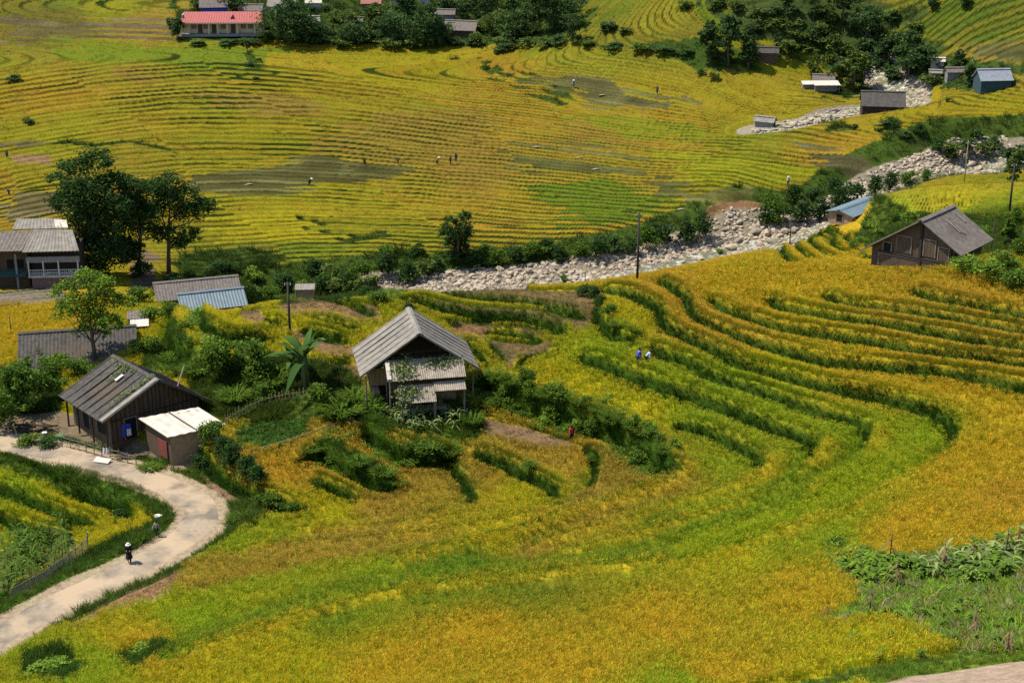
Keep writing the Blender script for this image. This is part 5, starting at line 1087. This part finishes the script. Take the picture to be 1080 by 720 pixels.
# tall growth on the great bank above the person in red
r7 = np.random.default_rng(77); Lb = castline([(503,404),(530,414),(560,426),(590,436),(620,444),(645,452),(665,465),(685,480),(703,492)], 5); q, o = along(Lb, 110, -1.9, .7, r7)
for i in range(len(q)):
    z = float(terrain(q[i:i+1, 0], q[i:i+1, 1])[0]); s = r7.uniform(1.2, 2.3)
    solo('bush', random.choice(BM[random.choice(['mid', 'grassy', 'grassy', 'grassy', 'grassy', 'light'])]), 'shaggy green bush on the high bank between the hut and the curved terraces', 'bush', (q[i, 0], q[i, 1], z-.2), r7.uniform(0, 6), (s, s, s*r7.uniform(.7, 1.0)), 'bushes on the high bank')
for u, v, w_, h_ in [(228,480,40,34),(216,490,30,26),(243,500,36,30),(258,512,34,28),(271,522,32,26),(285,531,32,26),(300,537,32,24),(313,541,24,18),(236,492,30,28),(266,505,26,22)]:
    bush(u, v, w_, h_, random.choice(['dark', 'mid', 'mid']), 'dark bush on the steep ditch bank right of the road bend', 'bushes on the ditch bank by the bend')
for u, v, w_, h_ in [(343,487,30,16),(380,500,28,16),(405,510,28,16),(330,480,24,14),(535,494,24,10),(560,504,24,10),(491,512,16,12),(628,484,18,16),(362,492,28,16),(420,516,20,14)]:
    bush(u, v, w_, h_, random.choice(['grassy', 'grassy', 'grassy', 'mid']), 'tall grassy clump on a low bank between the brown rice plots', 'grassy clumps between brown plots')
for u, v, w_, h_ in [(360,440,50,38),(340,430,40,30),(375,425,34,30),(395,440,36,24),(390,470,40,22),(420,478,44,26),(450,482,44,26),(474,478,30,20),(505,430,30,26),(520,424,30,22),(498,448,26,30),(480,410,20,20),(512,408,24,16),(356,462,36,20)]:
    bush(u, v, w_, h_, random.choice(['mid', 'grassy', 'grassy', 'mid']), 'thick green bush crowding round the foot of the pale roofed hut', 'bushes round the pale roofed hut')
for u, v, w_, h_ in [(1015,292,44,24),(1040,300,46,28),(1066,306,44,28),(1030,282,40,20),(1056,286,44,24),(1078,290,36,26),(1076,272,30,24)]:
    bush(u, v, w_, h_, random.choice(['grassy', 'light', 'mid']), 'bright green rounded bush in the thicket right of the barn', 'thicket right of the barn')
for u, v, w_, h_ in [(940,236,26,16),(960,238,28,18),(925,250,24,16),(905,262,24,16),(918,240,22,14),(1000,228,22,10),(1040,245,22,12),(915,278,20,16),(898,268,18,12),(1072,238,20,22)]:
    bush(u, v, w_, h_, random.choice(['mid', 'light', 'grassy']), 'green bush on the weedy ground between the barn and the blue roofed shed', 'bushes between barn and blue roof')
for u, v, w_, h_ in [(222,382,44,26),(240,398,56,44),(268,402,56,46),(290,406,40,30),(205,395,30,22),(180,372,26,16),(210,362,26,16),(197,352,22,20),(248,422,40,26),(282,420,34,22),(148,378,30,22),(160,372,24,20)]:
    bush(u, v, w_, h_, random.choice(['light', 'mid', 'grassy']), 'pale green overgrown bush on the slope behind the dark mossy roof', 'overgrown bushes behind the mossy roof')
for u, v, w_, h_ in [(12,440,64,56),(38,432,50,50),(58,424,40,30),(18,412,50,40),(50,406,40,30),(40,392,44,26),(66,392,40,24),(92,392,34,20),(80,400,34,24),(105,404,30,22),(2,450,40,34)]:
    bush(u, v, w_, h_, random.choice(['light', 'light', 'mid']), 'leafy bright shrub in the tall thicket left of the mossy roof', 'leafy thicket left of the mossy roof')
for u, v, w_, h_ in [(615,312,22,20),(626,318,22,20),(632,330,20,18),(640,342,22,16),(652,350,22,14),(670,352,20,12),(560,300,10,6),(398,322,34,20),(412,316,30,20),(385,314,24,14),(430,330,24,14)]:
    bush(u, v, w_, h_, random.choice(['mid', 'dark', 'grassy']), 'dense low bush edging the ploughed plots above the hut', 'bushes edging the ploughed plots')
for u, v, w_, h_, kd, lb in [(50,706,56,18,'light','low green patch in the rice at the lower left corner'),(258,548,30,18,'grassy','light grassy clump at the lower end of the ditch bank'),(128,545,26,16,'dark','dark clump in the left field below the road'),(150,690,36,10,'light','flat grassy patch in the rice beside the brown plot'),(150,292,34,20,'dark','shadowy bush under the dark trees'),(172,318,30,20,'mid','green bush at the left end of the brown grey roof'),(262,314,30,16,'mid','green bush at the right end of the pale blue roof'),(215,336,36,16,'light','light bush below the pale blue roof'),(30,468,34,11,'mid','low hedge clump between the yard and the road left of the post fence'),(52,470,34,11,'dark','dark low hedge clump at the left end of the post fence'),(158,492,26,12,'grassy','grassy clump at the road edge below the white roofed shed'),(700,283,16,7,'mid','small bush on the pale stones right of the tall pole'),(560,297,14,6,'mid','small bush on the near edge of the pale stones'),(760,262,14,6,'light','light tuft beside the murky stream'),(240,328,36,18,'mid','bush hiding the lower right corner of the pale blue roof'),(148,322,36,26,'mid','bush left of the brown grey roof by the leafy tree'),(200,342,34,18,'grassy','grass clump in front of the blue roofed house'),(178,334,30,20,'mid','mid green bush under the left gable of the pale blue roof'),(160,345,34,24,'light','light bush between the leafy tree and the blue roof'),(190,303,44,24,'dark','black green bush in front of the blue roof trees'),(880,583,40,22,'light','pale leafy clump at the left tip of the fallow patch')]:
    bush(u, v, w_, h_, kd, lb)

# ---------------------------------------------------------------- broad leaved plants
def blade_leaf(V, Fs, T, base, az, L, W, up, droop, tint, ns=6):
    o = len(V); d = np.array([math.cos(az), math.sin(az), 0]); s = np.array([-d[1], d[0], 0])
    for k in range(ns+1):
        t = k/ns; p = np.array(base)+d*L*(t*math.cos(up)+.25*droop*t*t)+np.array([0, 0, L*(t*math.sin(up)-droop*t*t)]); w_ = W*math.sin(math.pi*min(.98, .06+.94*t))**.6*(1-.3*t)
        V += [p-s*w_/2+np.array([0, 0, .10*w_]), p, p+s*w_/2+np.array([0, 0, .10*w_])]; T += [tint]*3
    for k in range(ns):
        a = o+3*k; Fs += [(a, a+1, a+4, a+3), (a+1, a+2, a+5, a+4)]
def plant_mesh(name, mat, rows, seed):
    r = np.random.default_rng(seed); V = []; Fs = []; T = []
    for n_, z0, z1, L, W, up, dr in rows:
        for i in range(n_): blade_leaf(V, Fs, T, (r.normal(0, .02), r.normal(0, .02), r.uniform(z0, z1)), r.uniform(0, 6.283), L*r.uniform(.7, 1.2), W*r.uniform(.8, 1.2), up*r.uniform(.7, 1.2), dr*r.uniform(.6, 1.4), r.uniform(.2, .9))
    me = mesh_np(name, V, Fs, 4); me.materials.append(mat); a = me.attributes.new('lc', 'FLOAT', 'POINT'); a.data.foreach_set('value', np.array(T, np.float32)); me.shade_smooth(); return me
def stalked(name, label, cat, pos, leaf_me, h, r0, mat, group=None, rz=0.0, sc=1.0, stems=1):
    t = thing(name, label, cat, pos, rz, group); t.scale = (sc, sc, sc); part('leaves', leaf_me, None, t); mb = MB()
    for i in range(stems): a = i*2.4; mb.tube([(math.cos(a)*.25*(stems > 1), math.sin(a)*.25*(stems > 1), -.3), (math.cos(a)*.12*(stems > 1), math.sin(a)*.12*(stems > 1), h*.6), (0, 0, h)], [r0, r0*.8, r0*.4], 6)
    part('stem', mb, mat, t, smooth=True); return t
M_STEM = simple('green_stem', (.10, .14, .03), (.08, .09, .03), 4, .8, 0)
bananas = [plant_mesh('leaves', ML_BAN, [(8, 1.5, 2.3, 2.6, .75, 1.15, .35), (6, 1.0, 2.0, 2.3, .65, .7, .75)], 500+i) for i in range(3)]
stalked('banana_plant', 'banana plant with long drooping leaves left of the hut', 'banana plant', gpos(322, 410), bananas[0], 2.1, .13, M_STEM, sc=1.45, stems=3)
stalked('banana_plant', 'young banana plant behind the big banana plant beside the left pole', 'banana plant', gpos(308, 400), bananas[1], 2.0, .11, M_STEM, sc=.85, stems=2)
stalked('banana_plant', 'lone banana plant before the pale streambed above the ploughed plots', 'banana plant', gpos(595, 303), bananas[2], 1.6, .12, M_BARK, sc=.75, stems=2)
stalked('banana_plant', 'banana plant by the blue grey house at the far right', 'banana plant', gpos(1028, 88), bananas[1], 2.4, .13, M_BARK, sc=1.1, stems=2); stalked('banana_plant', 'banana plant at the garden edge right of the thatch brown house', 'banana plant', gpos(533, 45), bananas[0], 2.4, .13, M_BARK, sc=1.1, stems=2)
maize = [plant_mesh('leaves', ML_MID, [(9, .3, 1.6, .85, .11, .85, .75)], 520+i) for i in range(4)]
maize_p = [plant_mesh('leaves', ML_PALE, [(8, .2, .9, .75, .12, .8, .8)], 530+i) for i in range(3)]
r8 = np.random.default_rng(8)
protos = []
def grow(poly, n_, meshes, name, label, cat, group, h, r0, s0, s1, mat=M_STEM):
    poly = np.array(poly, float); pr = []; k = 0
    while k < n_:
        u = r8.uniform(poly[:, 0].min(), poly[:, 0].max(), 60); v = r8.uniform(poly[:, 1].min(), poly[:, 1].max(), 60); ok = inpoly(u, v, poly); P3 = at_many(u[ok], v[ok])
        for q in P3:
            if k >= n_: break
            i = k % len(meshes)
            if k < len(meshes): t = stalked(name, label, cat, Vector(q), meshes[i], h, r0, mat, group, r8.uniform(0, 6)); pr.append(t)
            else: t = copy_tree(pr[i]); t.location = q; t.rotation_euler = (r8.normal(0, .06), r8.normal(0, .06), r8.uniform(0, 6.28))
            s = r8.uniform(s0, s1); t.scale = (s, s, s); k += 1
grow([(-8,600),(15,572),(70,560),(82,578),(58,602),(20,622),(-8,640)], 70, maize, 'maize_plant', 'tall green maize plant in the small roadside plot at the left edge', 'maize', 'maize in the roadside plot', 1.7, .025, .9, 1.35)
grow([(400,436),(420,428),(490,428),(500,440),(480,452),(440,458),(408,452)], 60, maize_p, 'maize_plant', 'pale leaved young maize plant in the patch in front of the hut', 'maize', 'maize in front of the hut', 1.0, .022, .75, 1.1)
weedm = [plant_mesh('leaves', mt, [(26, .08, .75, .36, .17, .5, .5)], 540+i) for i, mt in enumerate((ML_LIGHT, ML_LIGHT, ML_MID, ML_LIGHT))]
grow([(872,592),(900,584),(950,590),(965,600),(945,616),(915,622),(890,610)], 95, weedm, 'leafy_weed', 'light green broad leaved weed in the dense fallow patch at the lower right', 'weed', 'weeds in the dense fallow patch', .75, .02, .6, 1.05)
grow([(940,600),(1000,588),(1085,568),(1085,605),(1040,618),(980,622),(950,618)], 95, [weedm[2], weedm[0], maize_p[0]], 'leafy_weed', 'darker green weed in the loose growth along the right edge of the fallow plot', 'weed', 'weeds at the right of the fallow plot', .75, .02, .7, 1.4)
grow([(880,660),(990,640),(1080,625),(1080,690),(1000,700),(900,702)], 42, [weedm[2], weedm[0]], 'leafy_weed', 'scattered small weed on the bare lower part of the fallow plot', 'weed', 'scattered weeds above the dirt path', .7, .02, .35, .9)
deadm = [plant_mesh('leaves', ML_DRY, [(10, .35, 1.35, .50, .09, -.5, .9)], 560+i) for i in range(3)]
for i, (u, v, h, lb) in enumerate([(938,596,1.2,'tallest brown maize stalk left standing above the light weeds'),(945,622,1.1,'bare dead stalk leaning in the middle of the fallow plot'),(994,604,1.2,'brown maize stalk with hanging leaves right of the light weeds'),(1025,600,1.1,'dead maize stalk between two others at the far side of the fallow plot'),(1060,592,1.3,'bushy dead maize stalk near the right edge'),(917,650,1.0,'dead stalk with dark tuft at the lower tip of the rice'),(1027,668,.9,'short withered stalk standing on the open weedy ground'),(1062,690,.8,'withered stalk near the dirt path at the right edge'),(1072,586,1.2,'dead stalk at the outermost right of the tall weeds'),(1045,690,.6,'broken short stalk just above the dirt path'),(871,655,.6,'small dead stalk in the rice left of the fallow plot')]):
    stalked('dead_maize_stalk', lb, 'stalk', gpos(u, v), deadm[i % 3], 1.75, .03, M_BARK, None, i*1.3, h)
for u, v, rz, lb in [(990,632,.5,'fallen dry stalk lying across the fallow plot'),(958,622,-.4,'fallen pale stalk at the edge of the light weeds'),(935,640,.9,'fallen forked stalk beside the tip of the rice')]:
    t = thing('fallen_stalk', lb, 'stalk', gpos(u, v, .12), rz); part('stem', MB().tube([(-.8, 0, .05), (0, .1, .2), (.9, 0, .1)], [.03, .03, .02], 5), M_BAMBOO, t); part('leaves', deadm[0], None, t).scale = (.5, .5, .3)

# ---------------------------------------------------------------- poles
def pole(label, u, v, hpx, arm=0, r0=.13, armz=.3, mat=None, ins=True):
    p = gpos(u, v, 0); s = scale_at(p); h = hpx/s/.96; t = thing('utility_pole', label, 'pole', p, random.uniform(-.2, .2)); part('shaft', MB().tube([(0, 0, -.6), (0, 0, h)], [r0, r0*.75], 8), mat or M_POLE, t, smooth=True)
    if arm:
        a = part('crossarm', MB().box((arm*.5 if arm > .9 else 0, 0, h-armz), (arm if arm > .9 else .7, .09, .09)), M_POLE, t)
        if ins:
            for x in (-.25, .25): part('insulator', MB().tube([(x, 0, h-armz+.04), (x, 0, h-armz+.22)], [.05, .035], 6), M_WALL_W, a)
    return t
pole('tall dark utility pole standing on the ridge before the pale streambed', 672, 299, 74, .5); pole('utility pole behind the banana plant left of the hut', 306, 353, 56, .5, mat=M_POLE)
pole('tall dark utility pole behind the barn near the right edge', 1064, 228, 54, .5, .14); pole('short pole with one long arm at the edge of the stepped golden plot', 833, 256, 30, 3.2, .10, .15)
pole('thin bare post at the left end of the ridge near the tall pole', 617, 302, 22, 0, .07); pole('pale thin pole with a crossarm beside the upper stream', 1017, 192, 44, 3.0, .07, .5, M_BAMBOO); pole('thin leaning post in front of the barn roof', 1045, 268, 34, 0, .05)
pole('short dark post in the yellow field at the left edge', 12, 352, 20, 0, .06)
# ---------------------------------------------------------------- fences
def fence(name, label, pl, h, mat, step=.8, rails=(.35, .8), pr=.03, lattice=False):
    L = resample(castline(pl, 6), .1); L = L[::max(1, int(step/.1))]; z = terrain(L[:, 0], L[:, 1]); o = Vector((L[0, 0], L[0, 1], z[0])); t = thing(name, label, 'fence', o); Q = [Vector((a, b_, c))-o for (a, b_), c in zip(L, z)]
    for i, q in enumerate(Q[:100]):
        hh = h*random.uniform(.85, 1.25); part('post', MB().tube([q-Vector((0, 0, .3)), q+Vector((random.gauss(0, .04), random.gauss(0, .04), hh))], pr, 5), mat, t)
    for k in rails: part('rail', MB().tube([q+Vector((0, .04, h*k+random.gauss(0, .03))) for q in Q], pr*.8, 4), mat, t)
    if lattice:
        lm = MB()
        for a, b_ in zip(Q[:-1], Q[1:]):
            for j in range(6):
                f = j/6; p0 = a.lerp(b_, f); p1 = a.lerp(b_, min(1, f+.35)); lm.tube([p0+Vector((0, 0, .02)), p1+Vector((0, 0, h*.92))], .012, 3); lm.tube([p1+Vector((0, 0, .02)), p0+Vector((0, 0, h*.92))], .012, 3)
        part('lattice', lm, mat, t)
    return t
fence('bamboo_fence', 'long dry bamboo fence climbing from the white roofed shed past the vegetable plot', [(238,450),(256,440),(275,431),(298,425),(318,421),(338,416)], .95, M_BAMBOO, .35, (.3, .75), .025)
fence('bamboo_fence', 'low rail fence along the lower edge of the vegetable plot', [(250,482),(272,479),(290,474),(312,466),(334,458),(360,450),(380,444)], .5, M_BAMBOO, 1.2, (.7, .95), .035)
fence('lattice_fence', 'grey lattice fence between the maize plot and the road at lower left', [(93,582),(80,592),(64,604),(46,617),(26,628),(4,640)], 1.15, M_WOODG, .8, (.1, .9), .03, True)
fence('post_fence', 'rickety post fence in front of the dark mossy roofed house along the road', [(66,470),(84,474),(104,479),(124,484),(146,489)], .95, M_WOODG, .9, (.55, .85), .04)
solo('gate_post', MB().tube([(0, 0, -.3), (.1, 0, 1.9)], .06, 6).mesh('gate_post', M_BAMBOO), 'tall pale post at the upper end of the lattice fence', 'post', gpos(93, 585)); solo('gate_post', MB().tube([(0, 0, -.3), (-.5, 0, 1.6)], .06, 6).mesh('gate_post', M_BAMBOO), 'leaning pale post left of the yard of the mossy roofed house', 'post', gpos(22, 466))
# ---------------------------------------------------------------- yard clutter
def logs(n_, w_, h_, mat, nm):
    mb = MB()
    for i in range(n_):
        x, z = random.uniform(-w_, w_), random.uniform(.05, h_); mb.tube([(x-random.uniform(.3, .7), random.uniform(-.4, .4), z), (x+random.uniform(.3, .7), random.uniform(-.4, .4), z+random.uniform(-.1, .1))], random.uniform(.03, .07), 5)
    return mb.mesh(nm, mat)
solo('woodpile', logs(40, 1.8, .7, M_WOODD, 'woodpile'), 'dark heap of firewood in the yard left of the mossy roof', 'woodpile', gpos(35, 452)); solo('woodpile', logs(26, 1.2, .4, M_PLANK_T, 'woodpile'), 'low heap of tan boards beside the white roofed shed', 'woodpile', gpos(140, 478), .3)
def bucket(c, lb, u, v, s=1): 
    me = MB().tube([(0, 0, 0), (0, 0, .5*s), (0, 0, .52*s)], [.2*s, .27*s, .29*s], 10).mesh('barrel', M_CLOTH[c]); solo('barrel', me, lb, 'barrel', gpos(u, v))
bucket('green', 'small green barrel in the yard by the post fence', 64, 462, .9); bucket('orange', 'small reddish tub beside the firewood heap', 36, 460, .7); bucket('white', 'small pale tub at the corner of the woodpile', 47, 458, .8)
def cloth_mesh(nm, mat, w_, h_):
    mb = MB(); V = []; n_ = 9
    for j in range(6):
        for i in range(n_): V.append(((i/(n_-1)-.5)*w_, .06*math.sin(i*1.7+j*.5), -h_*j/5*(1+.08*math.sin(i*1.3))))
    V2 = [(x, y+.015, z) for x, y, z in V]; m_ = len(V); Fs = [(j*n_+i, j*n_+i+1, (j+1)*n_+i+1, (j+1)*n_+i) for j in range(5) for i in range(n_-1)]
    return mb.add(V+V2, Fs+[tuple(m_+k for k in f[::-1]) for f in Fs]).mesh(nm, mat, True)
pw = xyz_at(133, 447, 41.4); solo('laundry', cloth_mesh('laundry', M_CLOTH['blue'], .8, 1.1), 'bright blue cloth hung at the corner of the mossy roofed house', 'laundry', pw, .4); solo('laundry', cloth_mesh('laundry', M_CLOTH['white'], .35, .6), 'white cloth hung below the bright blue one', 'laundry', xyz_at(136, 452, 41.0), .4)
pw = gpos(112, 481, .95); solo('laundry', cloth_mesh('laundry', M_CLOTH['white'], .6, .55), 'white cloth draped on the post fence by the road', 'laundry', pw, -.3)
solo('sheet', MB().slab((-.7, -.3, .12), (.7, -.3, .12), (.7, .3, .3), (-.7, .3, .3), .04).mesh('sheet', M_ROOF_W), 'pale flat sheet lying by the road below the white draped cloth', 'sheet', gpos(108, 487), -.3)
solo('sack', rock_mesh(333), 'white sack lying at the road edge near the child', 'sack', gpos(168, 551, .15), 0, (.9, .6, .5)); bpy.data.objects['sack'].data.materials[0] = M_CLOTH['white']
# ---------------------------------------------------------------- people
def skin_body(name, joints, edges, radii, mat, sub=2):
    me = bpy.data.meshes.new(name); me.from_pydata(joints, edges, []); o = bpy.data.objects.new(name, me); COL.objects.link(o)
    sk = o.modifiers.new('s', 'SKIN'); ss = o.modifiers.new('u', 'SUBSURF'); ss.levels = sub; ss.render_levels = sub
    for i, r_ in enumerate(radii): me.skin_vertices[0].data[i].radius = r_ if hasattr(r_, '__len__') else (r_, r_)
    me.skin_vertices[0].data[0].use_root = True
    dg = bpy.context.evaluated_depsgraph_get(); m2 = bpy.data.meshes.new_from_object(o.evaluated_get(dg)); bpy.data.objects.remove(o); bpy.data.meshes.remove(me)
    m2.name = name; m2.materials.clear(); m2.materials.append(mat); m2.shade_smooth(); return m2
def pose(stride=.22, bend=0.0, arm=.25, bentarm=False, knee=0.05):
    """joints of a standing, walking or stooping body facing -y, 1.6 tall"""
    J = {}; J['pelvis'] = (0, 0, .86); c, s_ = math.cos(bend), math.sin(bend)
    def up(x, y, z): return (x, -(z-.86)*s_+y*c, .86+(z-.86)*c+y*s_)
    for k, q in dict(waist=(0, 0, 1.0), chest=(0, .01, 1.22), neck=(0, 0, 1.36), head=(0, -.015, 1.46), crown=(0, 0, 1.56)).items(): J[k] = up(*q)
    for sd, sx in (('l', -1), ('r', 1)):
        st = stride*sx; J['sh'+sd] = up(sx*.17, 0, 1.29); 
        if bend > .4: e, h = up(sx*.20, -.06, 1.05), None; e = (e[0], e[1]-.05, e[2]-.16); h = (sx*.14, e[1]-.12, e[2]-.22)
        elif bentarm: e = up(sx*.24, .04, 1.05); h = up(sx*.10, -.22, 1.10)
        else: e = up(sx*.23, arm*sx*.3, 1.04); h = up(sx*.24, arm*sx*.8-.05, .83)
        J['el'+sd] = e; J['ha'+sd] = h; J['fi'+sd] = (h[0], h[1]-.03, h[2]-.08)
        J['hip'+sd] = (sx*.095, 0, .80); J['kn'+sd] = (sx*.10, -st*.5-knee, .45); J['an'+sd] = (sx*.10, -st, .08); J['to'+sd] = (sx*.12, -st-.15, .03)
    return J
def person(label, pos, rz, H, J, top, bottom, hat=None, extra=None, group=None, skirt=False):
    t = thing('person', label, 'person', pos, rz, group); k = H/1.6; t.scale = (k, k, k)
    names = ['pelvis', 'waist', 'chest', 'neck', 'head', 'crown']+[a+s_ for s_ in 'lr' for a in ('sh', 'el', 'ha', 'fi', 'hip', 'kn', 'an', 'to')]; ix = {n_: i for i, n_ in enumerate(names)}
    ed = [('pelvis', 'waist'), ('waist', 'chest'), ('chest', 'neck'), ('neck', 'head'), ('head', 'crown')]+[(a+s_, b_+s_) for s_ in 'lr' for a, b_ in (('sh', 'el'), ('el', 'ha'), ('ha', 'fi'), ('hip', 'kn'), ('kn', 'an'), ('an', 'to'))]+[('chest', 'sh'+s_) for s_ in 'lr']+[('pelvis', 'hip'+s_) for s_ in 'lr']
    rad = dict(pelvis=(.13, .10), waist=(.12, .09), chest=(.14, .10), neck=.055, head=(.085, .10), crown=(.05, .06), sh=.06, el=.042, ha=.032, fi=.022, hip=.09, kn=.06, an=.042, to=.03)
    part('body', skin_body('body', [J[n_] for n_ in names], [(ix[a], ix[b_]) for a, b_ in ed], [rad[n_ if n_ in rad else n_[:-1]] for n_ in names], M_SKIN), None, t)
    nm = ['waist', 'chest', 'neck0', 'shl', 'ell', 'hal', 'shr', 'elr', 'har', 'pelvis']; Jt = dict(J); Jt['neck0'] = tuple(np.array(J['chest'])*.35+np.array(J['neck'])*.65)
    for s_ in 'lr': Jt['ha'+s_] = tuple(np.array(J['el'+s_])*.15+np.array(J['ha'+s_])*.85)
    part('jacket', skin_body('jacket', [Jt[n_] for n_ in nm], [(0, 1), (1, 2), (1, 3), (3, 4), (4, 5), (1, 6), (6, 7), (7, 8), (0, 9)], [(.145, .115), (.165, .125), .07, .08, .06, .05, .08, .06, .05, (.155, .125)], M_CLOTH[top]), None, t)
    nm = ['pelvis', 'hipl', 'knl', 'anl', 'hipr', 'knr', 'anr']; Jb = dict(J)
    for s_ in 'lr': Jb['an'+s_] = tuple(np.array(J['kn'+s_])*.18+np.array(J['an'+s_])*.82)
    part('trousers', skin_body('trousers', [Jb[n_] for n_ in nm], [(0, 1), (1, 2), (2, 3), (0, 4), (4, 5), (5, 6)], [(.15, .12), .11, .08, .06, .11, .08, .06], M_CLOTH[bottom]), None, t)
    hx = Vector(J['crown']); hm = MB()
    if skirt:
        wv = Vector(J['pelvis']); part('skirt', MB().tube([wv+Vector((0, 0, .12)), wv, wv-Vector((0, 0, .42))], [.15, .18, .26], 12, False), M_CLOTH[bottom], t, smooth=True)
    if hat == 'cone': part('hat', MB().tube([hx+Vector((0, 0, -.06)), hx+Vector((0, 0, .0)), hx+Vector((0, 0, .16))], [.27, .2, .01], 12), M_CLOTH['straw'], t)
    elif hat == 'white': part('hat', MB().tube([hx+Vector((0, 0, -.09)), hx+Vector((0, 0, -.06)), hx+Vector((0, 0, -.05)), hx+Vector((0, 0, .06)), hx+Vector((0, 0, .09))], [.19, .19, .115, .10, .03], 12), M_CLOTH['white'], t)
    else: 
        hm = MB(); c_ = Vector(J['head'])*.45+hx*.55+Vector((0, .025, .01)); hm.tube([c_+Vector((0, .05, -.12)), c_+Vector((0, .03, -.04)), c_+Vector((0, .0, .05)), c_+Vector((0, -.01, .105))], [.085, .115, .105, .03], 10); part('hair', hm, M_CLOTH['black'], t, smooth=True)
    f = Vector(J['head'])+Vector((0, -.105, -.01)); part('face', MB().tube([f+Vector((0, .03, .03)), f+Vector((0, -.02, -.015)), f+Vector((0, .03, -.03))], [.012, .02, .012], 5).box(f+Vector((-.035, .0, .025)), (.025, .02, .012)).box(f+Vector((.035, .0, .025)), (.025, .02, .012)).box(f+Vector((0, .0, -.05)), (.05, .02, .01)), M_SKIN, t)
    if extra: extra(t, J)
    return t
def basket(t, J): part('bundle', MB().tube([(-.08, .22, .88), (-.08, .25, 1.05), (-.08, .22, 1.3)], [.12, .19, .20], 10), M_CLOTH['black'], t)
person('person in dark clothes and a white hat walking along the worn road, arms bent', gpos(137, 597), math.radians(8), 1.62, pose(.16, 0, .2, True), 'black', 'black', 'white', basket, skirt=True)
person('child in a grey shirt and dark trousers walking on the road edge', gpos(166, 571), math.radians(-20), 1.32, pose(.24, 0, .3), 'grey', 'black')
person('person in a red top standing below the shaggy bank beside the brown rice', gpos(603, 464), math.radians(200), 1.5, pose(.05, .12, .2), 'red', 'black')
person('person in a blue top stooping over the rice edge with their back turned', gpos(672, 392), math.radians(140), 1.55, pose(.1, .55, .1, False, .1), 'blue', 'navy'); person('person in a pale blue top bending beside the one in blue', gpos(681, 388), math.radians(110), 1.5, pose(.1, .9, .1, False, .1), 'pale', 'navy')
FP = [(605, 93, 'pale', 'navy', 'cone', .5, 'distant worker under a pale hat in the upper mown plot'), (461, 174, 'grey', 'black', 'cone', .7, 'distant worker in a pale hat in the row of three in the middle valley'), (475, 174, 'black', 'black', None, .1, 'distant worker in black standing between the hat wearer and the last worker'), (481, 171, 'navy', 'navy', None, .2, 'distant worker rightmost of the three in the middle valley'),
      (385, 174, 'black', 'black', None, .9, 'distant worker bending at the left end of the green mown strip'), (420, 174, 'grey', 'black', None, .9, 'distant stooping worker in grey left of the three in the middle valley'), (831, 196, 'white', 'black', 'white', .1, 'distant person in white walking the path above the eroded bank'), (326, 196, 'black', 'black', 'cone', .8, 'distant worker with pale hat stooping in the left mown plot'),
      (693, 100, 'navy', 'black', None, .3, 'distant worker at the right end of the upper mown plot'), (8, 168, 'black', 'black', None, .9, 'distant stooping worker at the left picture edge'), (10, 206, 'grey', 'black', None, .7, 'distant worker in grey above the balcony house roof')]
for i, (u, v, a, b_, h, bd, lb) in enumerate(FP): person(lb, gpos(u, v), i*1.1, 1.5, pose(.1, bd, .2), a, b_, h, group=None)
# heaps of cut straw in the far mown plots
hm_ = rock_mesh(340); hm_.materials[0] = simple('straw_heap', (.28, .21, .12), (.2, .145, .08), 3, .95, .4)
for u, v, lb in [(565,156,'flat straw heap leftmost in the large mown plot'),(610,167,'long straw heap in the middle of the large mown plot'),(628,179,'straw heap at the lower edge of the large mown plot'),(635,101,'reddish straw heap in the upper mown plot'),(262,195,'pale straw heap in the left mown plot'),(718,221,'pinkish straw heap above the stream hedge')]:
    solo('straw_heap', hm_, lb, 'straw heap', gpos(u, v, .1), random.uniform(-.3, .3), (2.0, .9, .35))
